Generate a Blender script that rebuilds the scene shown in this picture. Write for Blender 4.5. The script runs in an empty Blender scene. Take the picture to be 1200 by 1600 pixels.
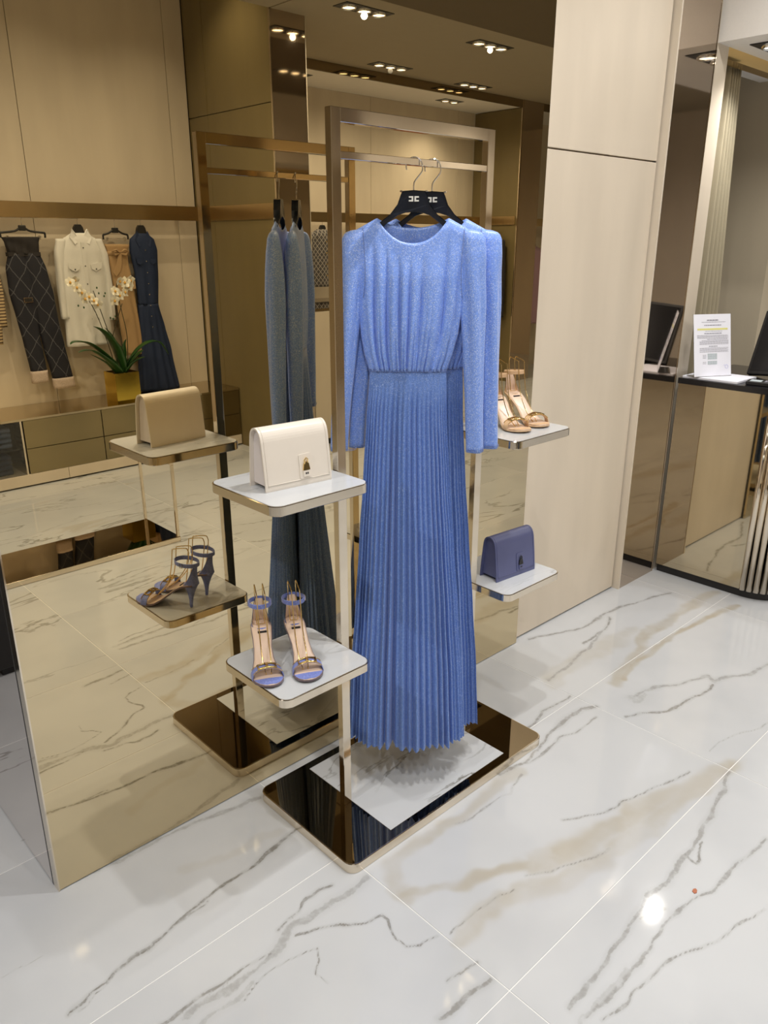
import bpy, bmesh, math, random
import numpy as np
from mathutils import Vector, Matrix

random.seed(7)
S = bpy.context.scene
COL = S.collection

# ---------------------------------------------------------------- camera
cam_d = bpy.data.cameras.new('camera')
cam = bpy.data.objects.new('camera', cam_d)
COL.objects.link(cam)
cam_d.sensor_fit = 'VERTICAL'
cam_d.sensor_height = 36.0
cam_d.lens = 1211.66 / 1600 * 36.0
cam_d.clip_start = 0.02
PITCH, YAW = math.radians(19.28), math.radians(46.69)
_F = Vector((math.cos(PITCH) * math.cos(YAW), math.cos(PITCH) * math.sin(YAW), -math.sin(PITCH)))
_R = Vector((math.sin(YAW), -math.cos(YAW), 0))
_U = _R.cross(_F)
_m = Matrix((_R, _U, -_F)).transposed().to_4x4()
_m.translation = Vector((-0.4932, -1.8267, 1.69))
cam.matrix_world = _m
S.camera = cam

# ---------------------------------------------------------------- world, exposure
W = bpy.data.worlds.new('world')
S.world = W
W.use_nodes = True
W.node_tree.nodes['Background'].inputs[0].default_value = (1.0, 0.93, 0.84, 1)
W.node_tree.nodes['Background'].inputs[1].default_value = 0.15
S.view_settings.view_transform = 'Standard'
S.view_settings.look = 'None'
S.view_settings.gamma = 1
S.view_settings.use_curve_mapping = False
S.view_settings.exposure = 0.0
S.cycles.max_bounces = 11
S.cycles.diffuse_bounces = 4
S.cycles.glossy_bounces = 7
S.cycles.transmission_bounces = 8
S.cycles.sample_clamp_indirect = 4.0
S.cycles.blur_glossy = 0.6

LAMP_WARM = (1.0, 0.968, 0.93)
LAMP_POWER = 0.325
Z_CEIL = 3.2

# ---------------------------------------------------------------- helpers: shapes
class B:
    """collects shapes; build() links them as one mesh object"""
    def __init__(self):
        self.v = []; self.f = []; self.sm = []
    def add(self, verts, faces, smooth=False):
        o = len(self.v)
        self.v += [tuple(p) for p in verts]
        self.f += [tuple(i + o for i in f) for f in faces]
        self.sm += [smooth] * len(faces)
        return self
    def box(self, x0, x1, y0, y1, z0, z1):
        return self.add([(x0,y0,z0),(x1,y0,z0),(x1,y1,z0),(x0,y1,z0),(x0,y0,z1),(x1,y0,z1),(x1,y1,z1),(x0,y1,z1)],
                        [(0,3,2,1),(4,5,6,7),(0,1,5,4),(1,2,6,5),(2,3,7,6),(3,0,4,7)])
    def bbox(self, x0, x1, y0, y1, z0, z1, bev=0.004, seg=2):
        bm = bmesh.new()
        bmesh.ops.create_cube(bm, size=1)
        for v in bm.verts:
            v.co = Vector(((x0+x1)/2 + v.co.x*(x1-x0), (y0+y1)/2 + v.co.y*(y1-y0), (z0+z1)/2 + v.co.z*(z1-z0)))
        bmesh.ops.bevel(bm, geom=list(bm.edges), offset=bev, segments=seg, affect='EDGES', profile=0.5)
        self._bm(bm, False)
        return self
    def _bm(self, bm, smooth=False):
        bm.verts.index_update()
        self.add([v.co[:] for v in bm.verts], [[v.index for v in f.verts] for f in bm.faces], smooth)
        bm.free()
    def prism(self, pts, z0, z1, axis='z', smooth_side=False):
        """polygon pts (a,b) extruded along axis"""
        def P(a, b, c):
            return (a, b, c) if axis == 'z' else ((a, c, b) if axis == 'y' else (c, a, b))
        n = len(pts)
        vs = [P(a, b, z0) for a, b in pts] + [P(a, b, z1) for a, b in pts]
        o = len(self.v)
        self.v += vs
        self.f += [tuple(o + i for i in range(n)), tuple(o + n + i for i in reversed(range(n)))]
        self.sm += [False, False]
        for i in range(n):
            j = (i + 1) % n
            self.f.append((o + i, o + n + i, o + n + j, o + j)); self.sm.append(smooth_side)
        return self
    def loft(self, loops, close=True, cap0=False, cap1=False, smooth=True):
        n = len(loops[0]); vs = [p for L in loops for p in L]; fs = []
        for i in range(len(loops) - 1):
            for j in range(n if close else n - 1):
                k = (j + 1) % n
                fs.append((i*n + j, i*n + k, (i+1)*n + k, (i+1)*n + j))
        if cap0: fs.append(tuple(reversed(range(n))))
        if cap1: fs.append(tuple((len(loops)-1)*n + j for j in range(n)))
        return self.add(vs, fs, smooth)
    def tube(self, path, r, n=8, cap=True, flat=1.0):
        path = [Vector(p) for p in path]
        rs = r if isinstance(r, (list, tuple)) else [r] * len(path)
        loops = []; up = None
        for i, p in enumerate(path):
            t = (path[min(i+1, len(path)-1)] - path[max(i-1, 0)]).normalized()
            if up is None:
                up = Vector((0, 0, 1)) if abs(t.z) < 0.9 else Vector((0, 1, 0))
            s = t.cross(up)
            if s.length < 1e-6: s = t.cross(Vector((1, 0, 0)))
            s.normalize(); up = s.cross(t).normalized()
            loops.append([(p + (s * math.cos(a) + up * math.sin(a) * flat) * rs[i])[:] for a in [2*math.pi*k/n for k in range(n)]])
        return self.loft(loops, True, cap, cap)
    def lathe(self, prof, n=20, c=(0, 0, 0), cap=True):
        loops = [[(c[0] + r*math.cos(2*math.pi*k/n), c[1] + r*math.sin(2*math.pi*k/n), c[2] + z) for k in range(n)] for r, z in prof]
        return self.loft(loops, True, cap, cap)
    def xf(self, M):
        self.v = [tuple(M @ Vector(p)) for p in self.v]
        return self
    def build(self, name, mat, parent=None, mod=None):
        me = bpy.data.meshes.new(name)
        me.from_pydata(self.v, [], self.f)
        me.polygons.foreach_set('use_smooth', self.sm)
        me.materials.append(mat)
        me.validate(); me.update()
        bm = bmesh.new(); bm.from_mesh(me)
        bmesh.ops.recalc_face_normals(bm, faces=bm.faces)
        bm.to_mesh(me); bm.free()
        o = bpy.data.objects.new(name, me)
        COL.objects.link(o)
        if parent: o.parent = parent
        if mod == 'solid':
            m = o.modifiers.new('thickness', 'SOLIDIFY'); m.thickness = 0.0016; m.offset = 0
        return o

def rrect(x0, x1, y0, y1, r, seg=8):
    pts = []
    for cx, cy, a0 in ((x1-r, y0+r, -90), (x1-r, y1-r, 0), (x0+r, y1-r, 90), (x0+r, y0+r, 180)):
        for k in range(seg + 1):
            a = math.radians(a0 + 90*k/seg)
            pts.append((cx + r*math.cos(a), cy + r*math.sin(a)))
    return pts

def slab(x0, x1, y0, y1, z0, z1, r, edge=0.0015):
    b = B()
    l = lambda d, z: [(x, y, z) for x, y in rrect(x0+d, x1-d, y0+d, y1-d, max(r-d, 1e-4))]
    b.loft([l(edge, z0), l(0, z0+edge), l(0, z1-edge), l(edge, z1)], True, True, True, smooth=False)
    return b

def thing(name, label, cat, loc=(0, 0, 0), rz=0, group=None):
    o = bpy.data.objects.new(name, None)
    o.empty_display_size = 0.05
    COL.objects.link(o)
    o.location = loc; o.rotation_euler = (0, 0, rz)
    tag(o, label, cat, group)
    return o

def tag(o, label, cat, group=None):
    o['label'] = label; o['category'] = cat
    if group: o['group'] = group
    return o

def struct(o, label=None):
    o['kind'] = 'structure'
    if label: o['label'] = label
    return o

def sempty(name, label=None):
    o = bpy.data.objects.new(name, None); o.empty_display_size = 0.05
    COL.objects.link(o)
    return struct(o, label)

def dup(root, loc=None, rz=None, label=None, group=None):
    r = root.copy(); COL.objects.link(r)
    if loc is not None: r.location = loc
    if rz is not None: r.rotation_euler = (0, 0, rz)
    if label: r['label'] = label
    if group: r['group'] = group
    for ch in list(root.children):
        c = ch.copy(); COL.objects.link(c); c.parent = r
        for g in list(ch.children):
            d = g.copy(); COL.objects.link(d); d.parent = c
    return r

# ---------------------------------------------------------------- helpers: materials
def mat(name, col, rough=0.5, metal=0.0, **kw):
    m = bpy.data.materials.new(name); m.use_nodes = True
    p = m.node_tree.nodes['Principled BSDF']
    p.inputs['Base Color'].default_value = (*col, 1)
    p.inputs['Roughness'].default_value = rough
    p.inputs['Metallic'].default_value = metal
    for k, v in kw.items():
        p.inputs[k].default_value = v
    return m

class N:
    """tiny node-graph helper"""
    def __init__(self, m):
        self.m = m; self.t = m.node_tree; self.p = self.t.nodes['Principled BSDF']
    def n(self, typ, **kw):
        x = self.t.nodes.new(typ)
        for k, v in kw.items():
            if hasattr(x, k) and k not in ('inputs',): setattr(x, k, v)
        return x
    def l(self, a, b): self.t.links.new(a, b)
    def val(self, sock, v):
        if hasattr(v, 'links') or isinstance(v, bpy.types.NodeSocket): self.l(v, sock)
        else: sock.default_value = v
    def math(self, op, a, b=None, clamp=False):
        x = self.n('ShaderNodeMath', operation=op); x.use_clamp = clamp
        self.val(x.inputs[0], a)
        if b is not None: self.val(x.inputs[1], b)
        return x.outputs[0]
    def ramp(self, fac, a, b, lo=0.0, hi=1.0):
        x = self.n('ShaderNodeMapRange'); x.clamp = True; x.interpolation_type = 'SMOOTHSTEP'
        self.l(fac, x.inputs[0])
        x.inputs[1].default_value = a; x.inputs[2].default_value = b
        x.inputs[3].default_value = lo; x.inputs[4].default_value = hi
        return x.outputs[0]
    def mix(self, fac, a, b):
        x = self.n('ShaderNodeMix'); x.data_type = 'RGBA'
        self.val(x.inputs[0], fac)
        for s, v in ((x.inputs[6], a), (x.inputs[7], b)):
            if isinstance(v, tuple): s.default_value = (*v, 1)
            else: self.l(v, s)
        return x.outputs[2]
    def noise(self, vec, scale, detail=4, rough=0.5, dist=0.0):
        x = self.n('ShaderNodeTexNoise')
        x.inputs['Scale'].default_value = scale; x.inputs['Detail'].default_value = detail
        x.inputs['Roughness'].default_value = rough; x.inputs['Distortion'].default_value = dist
        if vec is not None: self.l(vec, x.inputs['Vector'])
        return x.outputs[0]
    def obj(self):
        return self.n('ShaderNodeTexCoord').outputs['Object']
    def mapping(self, vec, scale=(1,1,1), rot=(0,0,0), loc=(0,0,0)):
        x = self.n('ShaderNodeMapping')
        self.l(vec, x.inputs[0])
        x.inputs[1].default_value = loc; x.inputs[2].default_value = rot; x.inputs[3].default_value = scale
        return x.outputs[0]
    def bump(self, h, strength=0.2, dist=0.01):
        x = self.n('ShaderNodeBump'); x.inputs['Strength'].default_value = strength; x.inputs['Distance'].default_value = dist
        self.l(h, x.inputs['Height']); self.l(x.outputs[0], self.p.inputs['Normal'])

def mk_marble(name, vein=1.0, gloss=0.06, k=1.0):
    m = mat(name, (0.8, 0.8, 0.8), gloss); g = N(m)
    o = g.obj()
    rnd = g.n('ShaderNodeObjectInfo').outputs['Random']
    comb = g.n('ShaderNodeCombineXYZ'); g.l(g.math('MULTIPLY', rnd, 53.0), comb.inputs[0]); g.l(g.math('MULTIPLY', rnd, 31.0), comb.inputs[1])
    add = g.n('ShaderNodeVectorMath', operation='ADD'); g.l(o, add.inputs[0]); g.l(comb.outputs[0], add.inputs[1])
    v = g.mapping(add.outputs[0], (0.75*k, 2.6*k, 1), (0, 0, math.radians(14)))
    n1 = g.noise(v, 1.5, 6, 0.55, 0.5)
    r1 = g.math('ABSOLUTE', g.math('SUBTRACT', n1, 0.5))
    line = g.ramp(r1, 0.002, 0.016, 1, 0)
    band = g.ramp(n1, 0.56, 0.62)
    n2 = g.noise(v, 0.9, 3)
    line = g.math('MULTIPLY', line, g.ramp(n2, 0.42, 0.6))
    warm = g.math('MULTIPLY', band, g.ramp(n2, 0.5, 0.64))
    fade = g.n('ShaderNodeAttribute'); fade.attribute_name = 'drawn'
    keep = g.math('SUBTRACT', 1.0, fade.outputs['Fac'], clamp=True)
    line = g.math('MULTIPLY', line, g.math('MULTIPLY', keep, 0.75 * vein))
    warm = g.math('MULTIPLY', warm, g.math('MULTIPLY', keep, 0.5 * vein))
    cloud = g.noise(add.outputs[0], 2.2, 3)
    base = g.mix(g.ramp(cloud, 0.35, 0.7), (0.535, 0.555, 0.58), (0.483, 0.503, 0.53))
    A = {}
    for k in ('vein', 'vein_strength', 'warm', 'blue'):
        a = g.n('ShaderNodeAttribute'); a.attribute_name = k; A[k] = a.outputs['Fac']
    fine = g.noise(add.outputs[0], 38, 5, 0.6)
    brk = g.ramp(fine, 0.3, 0.62, 0.45, 1.0)
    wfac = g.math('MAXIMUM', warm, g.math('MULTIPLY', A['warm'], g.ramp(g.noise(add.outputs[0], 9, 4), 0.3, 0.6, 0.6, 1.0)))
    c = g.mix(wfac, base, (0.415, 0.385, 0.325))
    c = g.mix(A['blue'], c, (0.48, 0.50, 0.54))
    edge = g.noise(add.outputs[0], 90, 4, 0.65)
    wide = g.noise(add.outputs[0], 13, 3, 0.5)
    fld = g.math('ADD', A['vein'], g.math('MULTIPLY', g.math('SUBTRACT', edge, 0.5), 0.5))
    fld = g.math('ADD', fld, g.math('MULTIPLY', g.math('SUBTRACT', wide, 0.53), 0.75))
    core = g.math('MULTIPLY', g.ramp(fld, 0.56, 0.84), brk)
    halo = g.math('MULTIPLY', g.ramp(A['vein'], 0.05, 0.8), 0.20)
    drawn = g.math('MULTIPLY', g.math('MAXIMUM', core, halo), A['vein_strength'])
    vfac = g.math('MAXIMUM', line, drawn, clamp=True)
    c = g.mix(vfac, c, (0.215, 0.21, 0.195))
    g.l(c, g.p.inputs['Base Color'])
    g.p.inputs['Specular IOR Level'].default_value = 0.5
    return m

def mk_lacquer(name, col, rough=0.33):
    m = mat(name, col, rough); g = N(m)
    n = g.noise(g.mapping(g.obj(), (3, 3, 0.6)), 2.0, 3)
    g.l(g.mix(g.ramp(n, 0.3, 0.7), col, tuple(c*0.93 for c in col)), g.p.inputs['Base Color'])
    f = g.noise(g.obj(), 900, 2)
    g.bump(f, 0.04, 0.001)
    return m

def mk_mirror(name, col, rough=0.004, wob=0.0):
    m = mat(name, col, rough, 1.0); g = N(m)
    n = g.noise(g.obj(), 1.1, 2)
    g.l(g.mix(n, col, tuple(c*0.95 for c in col)), g.p.inputs['Base Color'])
    if wob:
        g.bump(g.noise(g.obj(), 3.0, 1), wob, 0.01)
    return m

def mk_fabric(name, col, hi, spark=0.5, scale=900, rough=0.55):
    m = mat(name, col, rough); g = N(m)
    o = g.obj()
    vo = g.n('ShaderNodeTexVoronoi'); vo.inputs['Scale'].default_value = scale * 0.55
    g.l(o, vo.inputs['Vector'])
    pick = g.n('ShaderNodeSeparateColor'); g.l(vo.outputs['Color'], pick.inputs[0])
    big = g.noise(o, 16, 4)
    spk = g.math('MULTIPLY', g.ramp(pick.outputs[0], 0.84, 0.93), g.ramp(big, 0.3, 0.75, 0.6, 1.0))
    cl = g.ramp(g.noise(o, 260, 2), 0.35, 0.7)
    c = g.mix(cl, tuple(x*0.92 for x in col), tuple(min(1, x*1.1) for x in col))
    c = g.mix(g.math('MULTIPLY', spk, spark), c, hi)  # random specks painted pale in the colour stand for sparkle glints
    g.l(c, g.p.inputs['Base Color'])
    g.p.inputs['Sheen Weight'].default_value = 0.25
    g.p.inputs['Sheen Roughness'].default_value = 0.4
    g.l(g.ramp(spk, 0, 1, rough, 0.3), g.p.inputs['Roughness'])
    return m

def mk_cloth(name, col, rough=0.8, scale=400, var=0.15):
    m = mat(name, col, rough); g = N(m)
    n = g.noise(g.obj(), scale, 2)
    n2 = g.noise(g.obj(), 9, 3)
    c = g.mix(n, tuple(x*(1-var) for x in col), tuple(min(1, x*(1+var)) for x in col))
    c = g.mix(g.math('MULTIPLY', n2, 0.3), c, tuple(x*0.8 for x in col))
    g.l(c, g.p.inputs['Base Color'])
    g.bump(n, 0.1, 0.002)
    return m

def mk_leather(name, col, rough=0.38):
    m = mat(name, col, rough); g = N(m)
    vo = g.n('ShaderNodeTexVoronoi'); vo.inputs['Scale'].default_value = 700
    g.l(g.obj(), vo.inputs['Vector'])
    n = g.noise(g.obj(), 30, 3)
    g.l(g.mix(n, tuple(x*0.95 for x in col), col), g.p.inputs['Base Color'])
    g.bump(vo.outputs['Distance'], 0.05, 0.001)
    return m

def mk_brushed(name, col, rough=0.12):
    m = mat(name, col, rough, 1.0); g = N(m)
    n = g.noise(g.obj(), 2.5, 1)
    g.l(g.ramp(n, 0.2, 0.8, rough*0.9, rough*1.1), g.p.inputs['Roughness'])
    return m

M = {}
M['marble'] = mk_marble('floor_marble')
M['marble_white'] = mk_marble('shelf_marble', 0.55, 0.06, 2.2)
M['marble_inset'] = mk_marble('inset_marble', 1.3, 0.06, 1.7)
M['grout'] = mk_cloth('grout', (0.80, 0.80, 0.79), 0.5, 300, 0.03)
M['mirror'] = mk_mirror('bronze_mirror', (0.71, 0.595, 0.385))
M['mirror_side'] = mk_mirror('bronze_mirror_side', (0.60, 0.515, 0.36), 0.03)
M['drawer'] = mk_mirror('drawer_bronze', (0.36, 0.30, 0.17), 0.12)
M['mirror_col'] = mk_mirror('bronze_mirror_column', (0.55, 0.46, 0.37), 0.05, 0.02)
M['mirror_ret'] = mk_mirror('grey_mirror_return', (0.78, 0.73, 0.70), 0.01)
M['bronze'] = mk_brushed('polished_bronze', (0.77, 0.685, 0.56), 0.08)
M['bronze_dark'] = mk_mirror('bronze_plate', (0.34, 0.27, 0.17), 0.02)
M['bronze_band'] = mk_brushed('brushed_bronze', (0.62, 0.49, 0.29), 0.22)
M['gold'] = mk_brushed('gold', (0.90, 0.66, 0.28), 0.14)
M['chrome'] = mk_brushed('chrome', (0.85, 0.84, 0.82), 0.08)
M['beige'] = mk_lacquer('beige_panel', (0.72, 0.635, 0.515))
M['taupe'] = mk_lacquer('taupe_panel', (0.20, 0.155, 0.07), 0.3)
M['print'] = mk_cloth('silver_print', (0.72, 0.72, 0.68), 0.5, 200, 0.02)
M['greige'] = mk_lacquer('greige_wall', (0.52, 0.45, 0.33), 0.6)
M['ceil'] = mk_cloth('ceiling_paint', (0.40, 0.345, 0.25), 0.9, 120, 0.03)
M['ceil_dark'] = mk_cloth('ceiling_dark_paint', (0.15, 0.115, 0.07), 0.8, 120, 0.03)
M['ceil_white'] = mk_cloth('ceiling_white_paint', (0.86, 0.83, 0.78), 0.9, 120, 0.03)
M['black'] = mk_leather('black_gloss', (0.012, 0.012, 0.014), 0.15)
M['blackmat'] = mk_leather('black_matt', (0.015, 0.014, 0.014), 0.5)
M['navy'] = mk_leather('dark_navy_plastic', (0.010, 0.014, 0.024), 0.22)
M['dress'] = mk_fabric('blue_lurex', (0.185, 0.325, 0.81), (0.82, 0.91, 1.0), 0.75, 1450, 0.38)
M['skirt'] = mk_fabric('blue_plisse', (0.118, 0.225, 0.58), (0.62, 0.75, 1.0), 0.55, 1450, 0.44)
M['lining'] = mk_fabric('blue_lining', (0.10, 0.16, 0.40), (0.4, 0.5, 0.8), 0.2, 900)
M['cream'] = mk_leather('cream_leather', (0.72, 0.665, 0.59))
M['cream_in'] = mk_leather('cream_leather_side', (0.70, 0.65, 0.64), 0.5)
M['blue_leather'] = mk_leather('periwinkle_leather', (0.11, 0.125, 0.265))
M['shoe_blue'] = mk_fabric('blue_glitter_leather', (0.15, 0.20, 0.52), (0.5, 0.55, 0.9), 0.4, 1200, 0.45)
M['nude'] = mk_leather('nude_leather', (0.66, 0.45, 0.27))
M['insole'] = mk_leather('beige_insole', (0.72, 0.55, 0.43), 0.3)
M['sole'] = mk_leather('sole_edge', (0.16, 0.12, 0.14), 0.4)
M['glass'] = mat('clear_glass', (0.95, 0.96, 0.95), 0.0, 0.0, **{'Transmission Weight': 1.0, 'IOR': 1.45})
M['paper'] = mk_cloth('paper', (0.84, 0.85, 0.93), 0.7, 200, 0.02)
M['ink'] = mk_cloth('ink', (0.28, 0.28, 0.33), 0.8, 200, 0.1)
M['yellow'] = mk_cloth('highlighter', (0.75, 0.72, 0.25), 0.8, 200, 0.05)
M['table_ink'] = mk_cloth('table_print', (0.48, 0.55, 0.58), 0.8, 600, 0.3)
M['stamp'] = mk_cloth('stamp_ink', (0.42, 0.44, 0.78), 0.8, 200, 0.1)
M['curtain'] = mk_cloth('curtain', (0.36, 0.315, 0.215), 0.55, 300, 0.12)
M['lamp'] = mat('lamp_lens', (1, 0.95, 0.85), 0.3, 0, **{'Emission Color': (1, 0.90, 0.72, 1), 'Emission Strength': 9.0})
M['leaf'] = mk_cloth('orchid_leaf', (0.025, 0.085, 0.018), 0.3, 60, 0.3)
M['stem'] = mk_cloth('orchid_stem', (0.05, 0.045, 0.02), 0.6, 90, 0.3)
M['petal'] = mk_cloth('orchid_petal', (0.85, 0.82, 0.70), 0.6, 120, 0.06)
M['petal_heart'] = mk_cloth('orchid_heart', (0.75, 0.42, 0.08), 0.6, 120, 0.2)
M['soil'] = mk_cloth('soil', (0.06, 0.04, 0.025), 0.9, 150, 0.5)
M['potgold'] = mk_mirror('gold_pot', (0.85, 0.62, 0.10), 0.12)
M['white_cotton'] = mk_cloth('white_cotton', (0.80, 0.79, 0.76), 0.85, 300, 0.05)
M['tan'] = mk_cloth('tan_suede', (0.46, 0.30, 0.15), 0.85, 250, 0.15)
M['denim'] = mk_cloth('dark_denim', (0.012, 0.026, 0.075), 0.75, 500, 0.3)
M['denim_light'] = mk_cloth('washed_denim', (0.10, 0.15, 0.27), 0.75, 400, 0.3)
M['pink'] = mk_cloth('pink_satin', (0.52, 0.33, 0.42), 0.35, 200, 0.08)
M['terracotta'] = mk_cloth('terracotta', (0.42, 0.15, 0.08), 0.7, 300, 0.1)
M['black_cloth'] = mk_cloth('black_knit', (0.022, 0.019, 0.020), 0.8, 260, 0.7)
M['stone_hem'] = mk_cloth('cuff_print', (0.55, 0.45, 0.38), 0.8, 140, 0.4)

def mk_diamond(name, a, b, sx, sz, w=0.06):
    """woven diamond lattice"""
    m = mat(name, a, 0.75); g = N(m)
    sep = g.n('ShaderNodeSeparateXYZ'); g.l(g.obj(), sep.inputs[0])
    p = g.math('MULTIPLY', sep.outputs[0], sx); q = g.math('MULTIPLY', sep.outputs[2], sz)
    wob = g.math('MULTIPLY', g.noise(g.obj(), 7, 2), 0.5)
    f = []
    for s in ('ADD', 'SUBTRACT'):
        x = g.math('ADD', g.math(s, p, q), wob)
        fr = g.math('FRACT', g.math('ADD', x, 100.0))
        d = g.math('ABSOLUTE', g.math('SUBTRACT', fr, 0.5))
        f.append(g.ramp(d, 0.0, w, 1, 0))
    k = g.math('MAXIMUM', f[0], f[1], clamp=True)
    n = g.noise(g.obj(), 260, 2)
    k = g.math('MULTIPLY', k, g.ramp(n, 0.35, 0.55, 0.3, 1.0))
    g.l(g.mix(k, a, b), g.p.inputs['Base Color'])
    return m
M['diamond'] = mk_diamond('diamond_denim', (0.011, 0.012, 0.021), (0.13, 0.135, 0.155), 8.5, 5.6, 0.045)
M['monogram'] = mk_diamond('woven_monogram', (0.07, 0.065, 0.065), (0.46, 0.43, 0.40), 22, 18, 0.16)
def mk_stripe(name, a, b, s):
    m = mat(name, a, 0.8); g = N(m)
    sep = g.n('ShaderNodeSeparateXYZ'); g.l(g.obj(), sep.inputs[0])
    x = g.math('FRACT', g.math('ADD', g.math('MULTIPLY', sep.outputs[2], s), 100.0))
    g.l(g.mix(g.ramp(x, 0.45, 0.55), a, b), g.p.inputs['Base Color'])
    return m
M['stripe'] = mk_stripe('striped_knit', (0.55, 0.42, 0.24), (0.12, 0.08, 0.05), 45)

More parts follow.
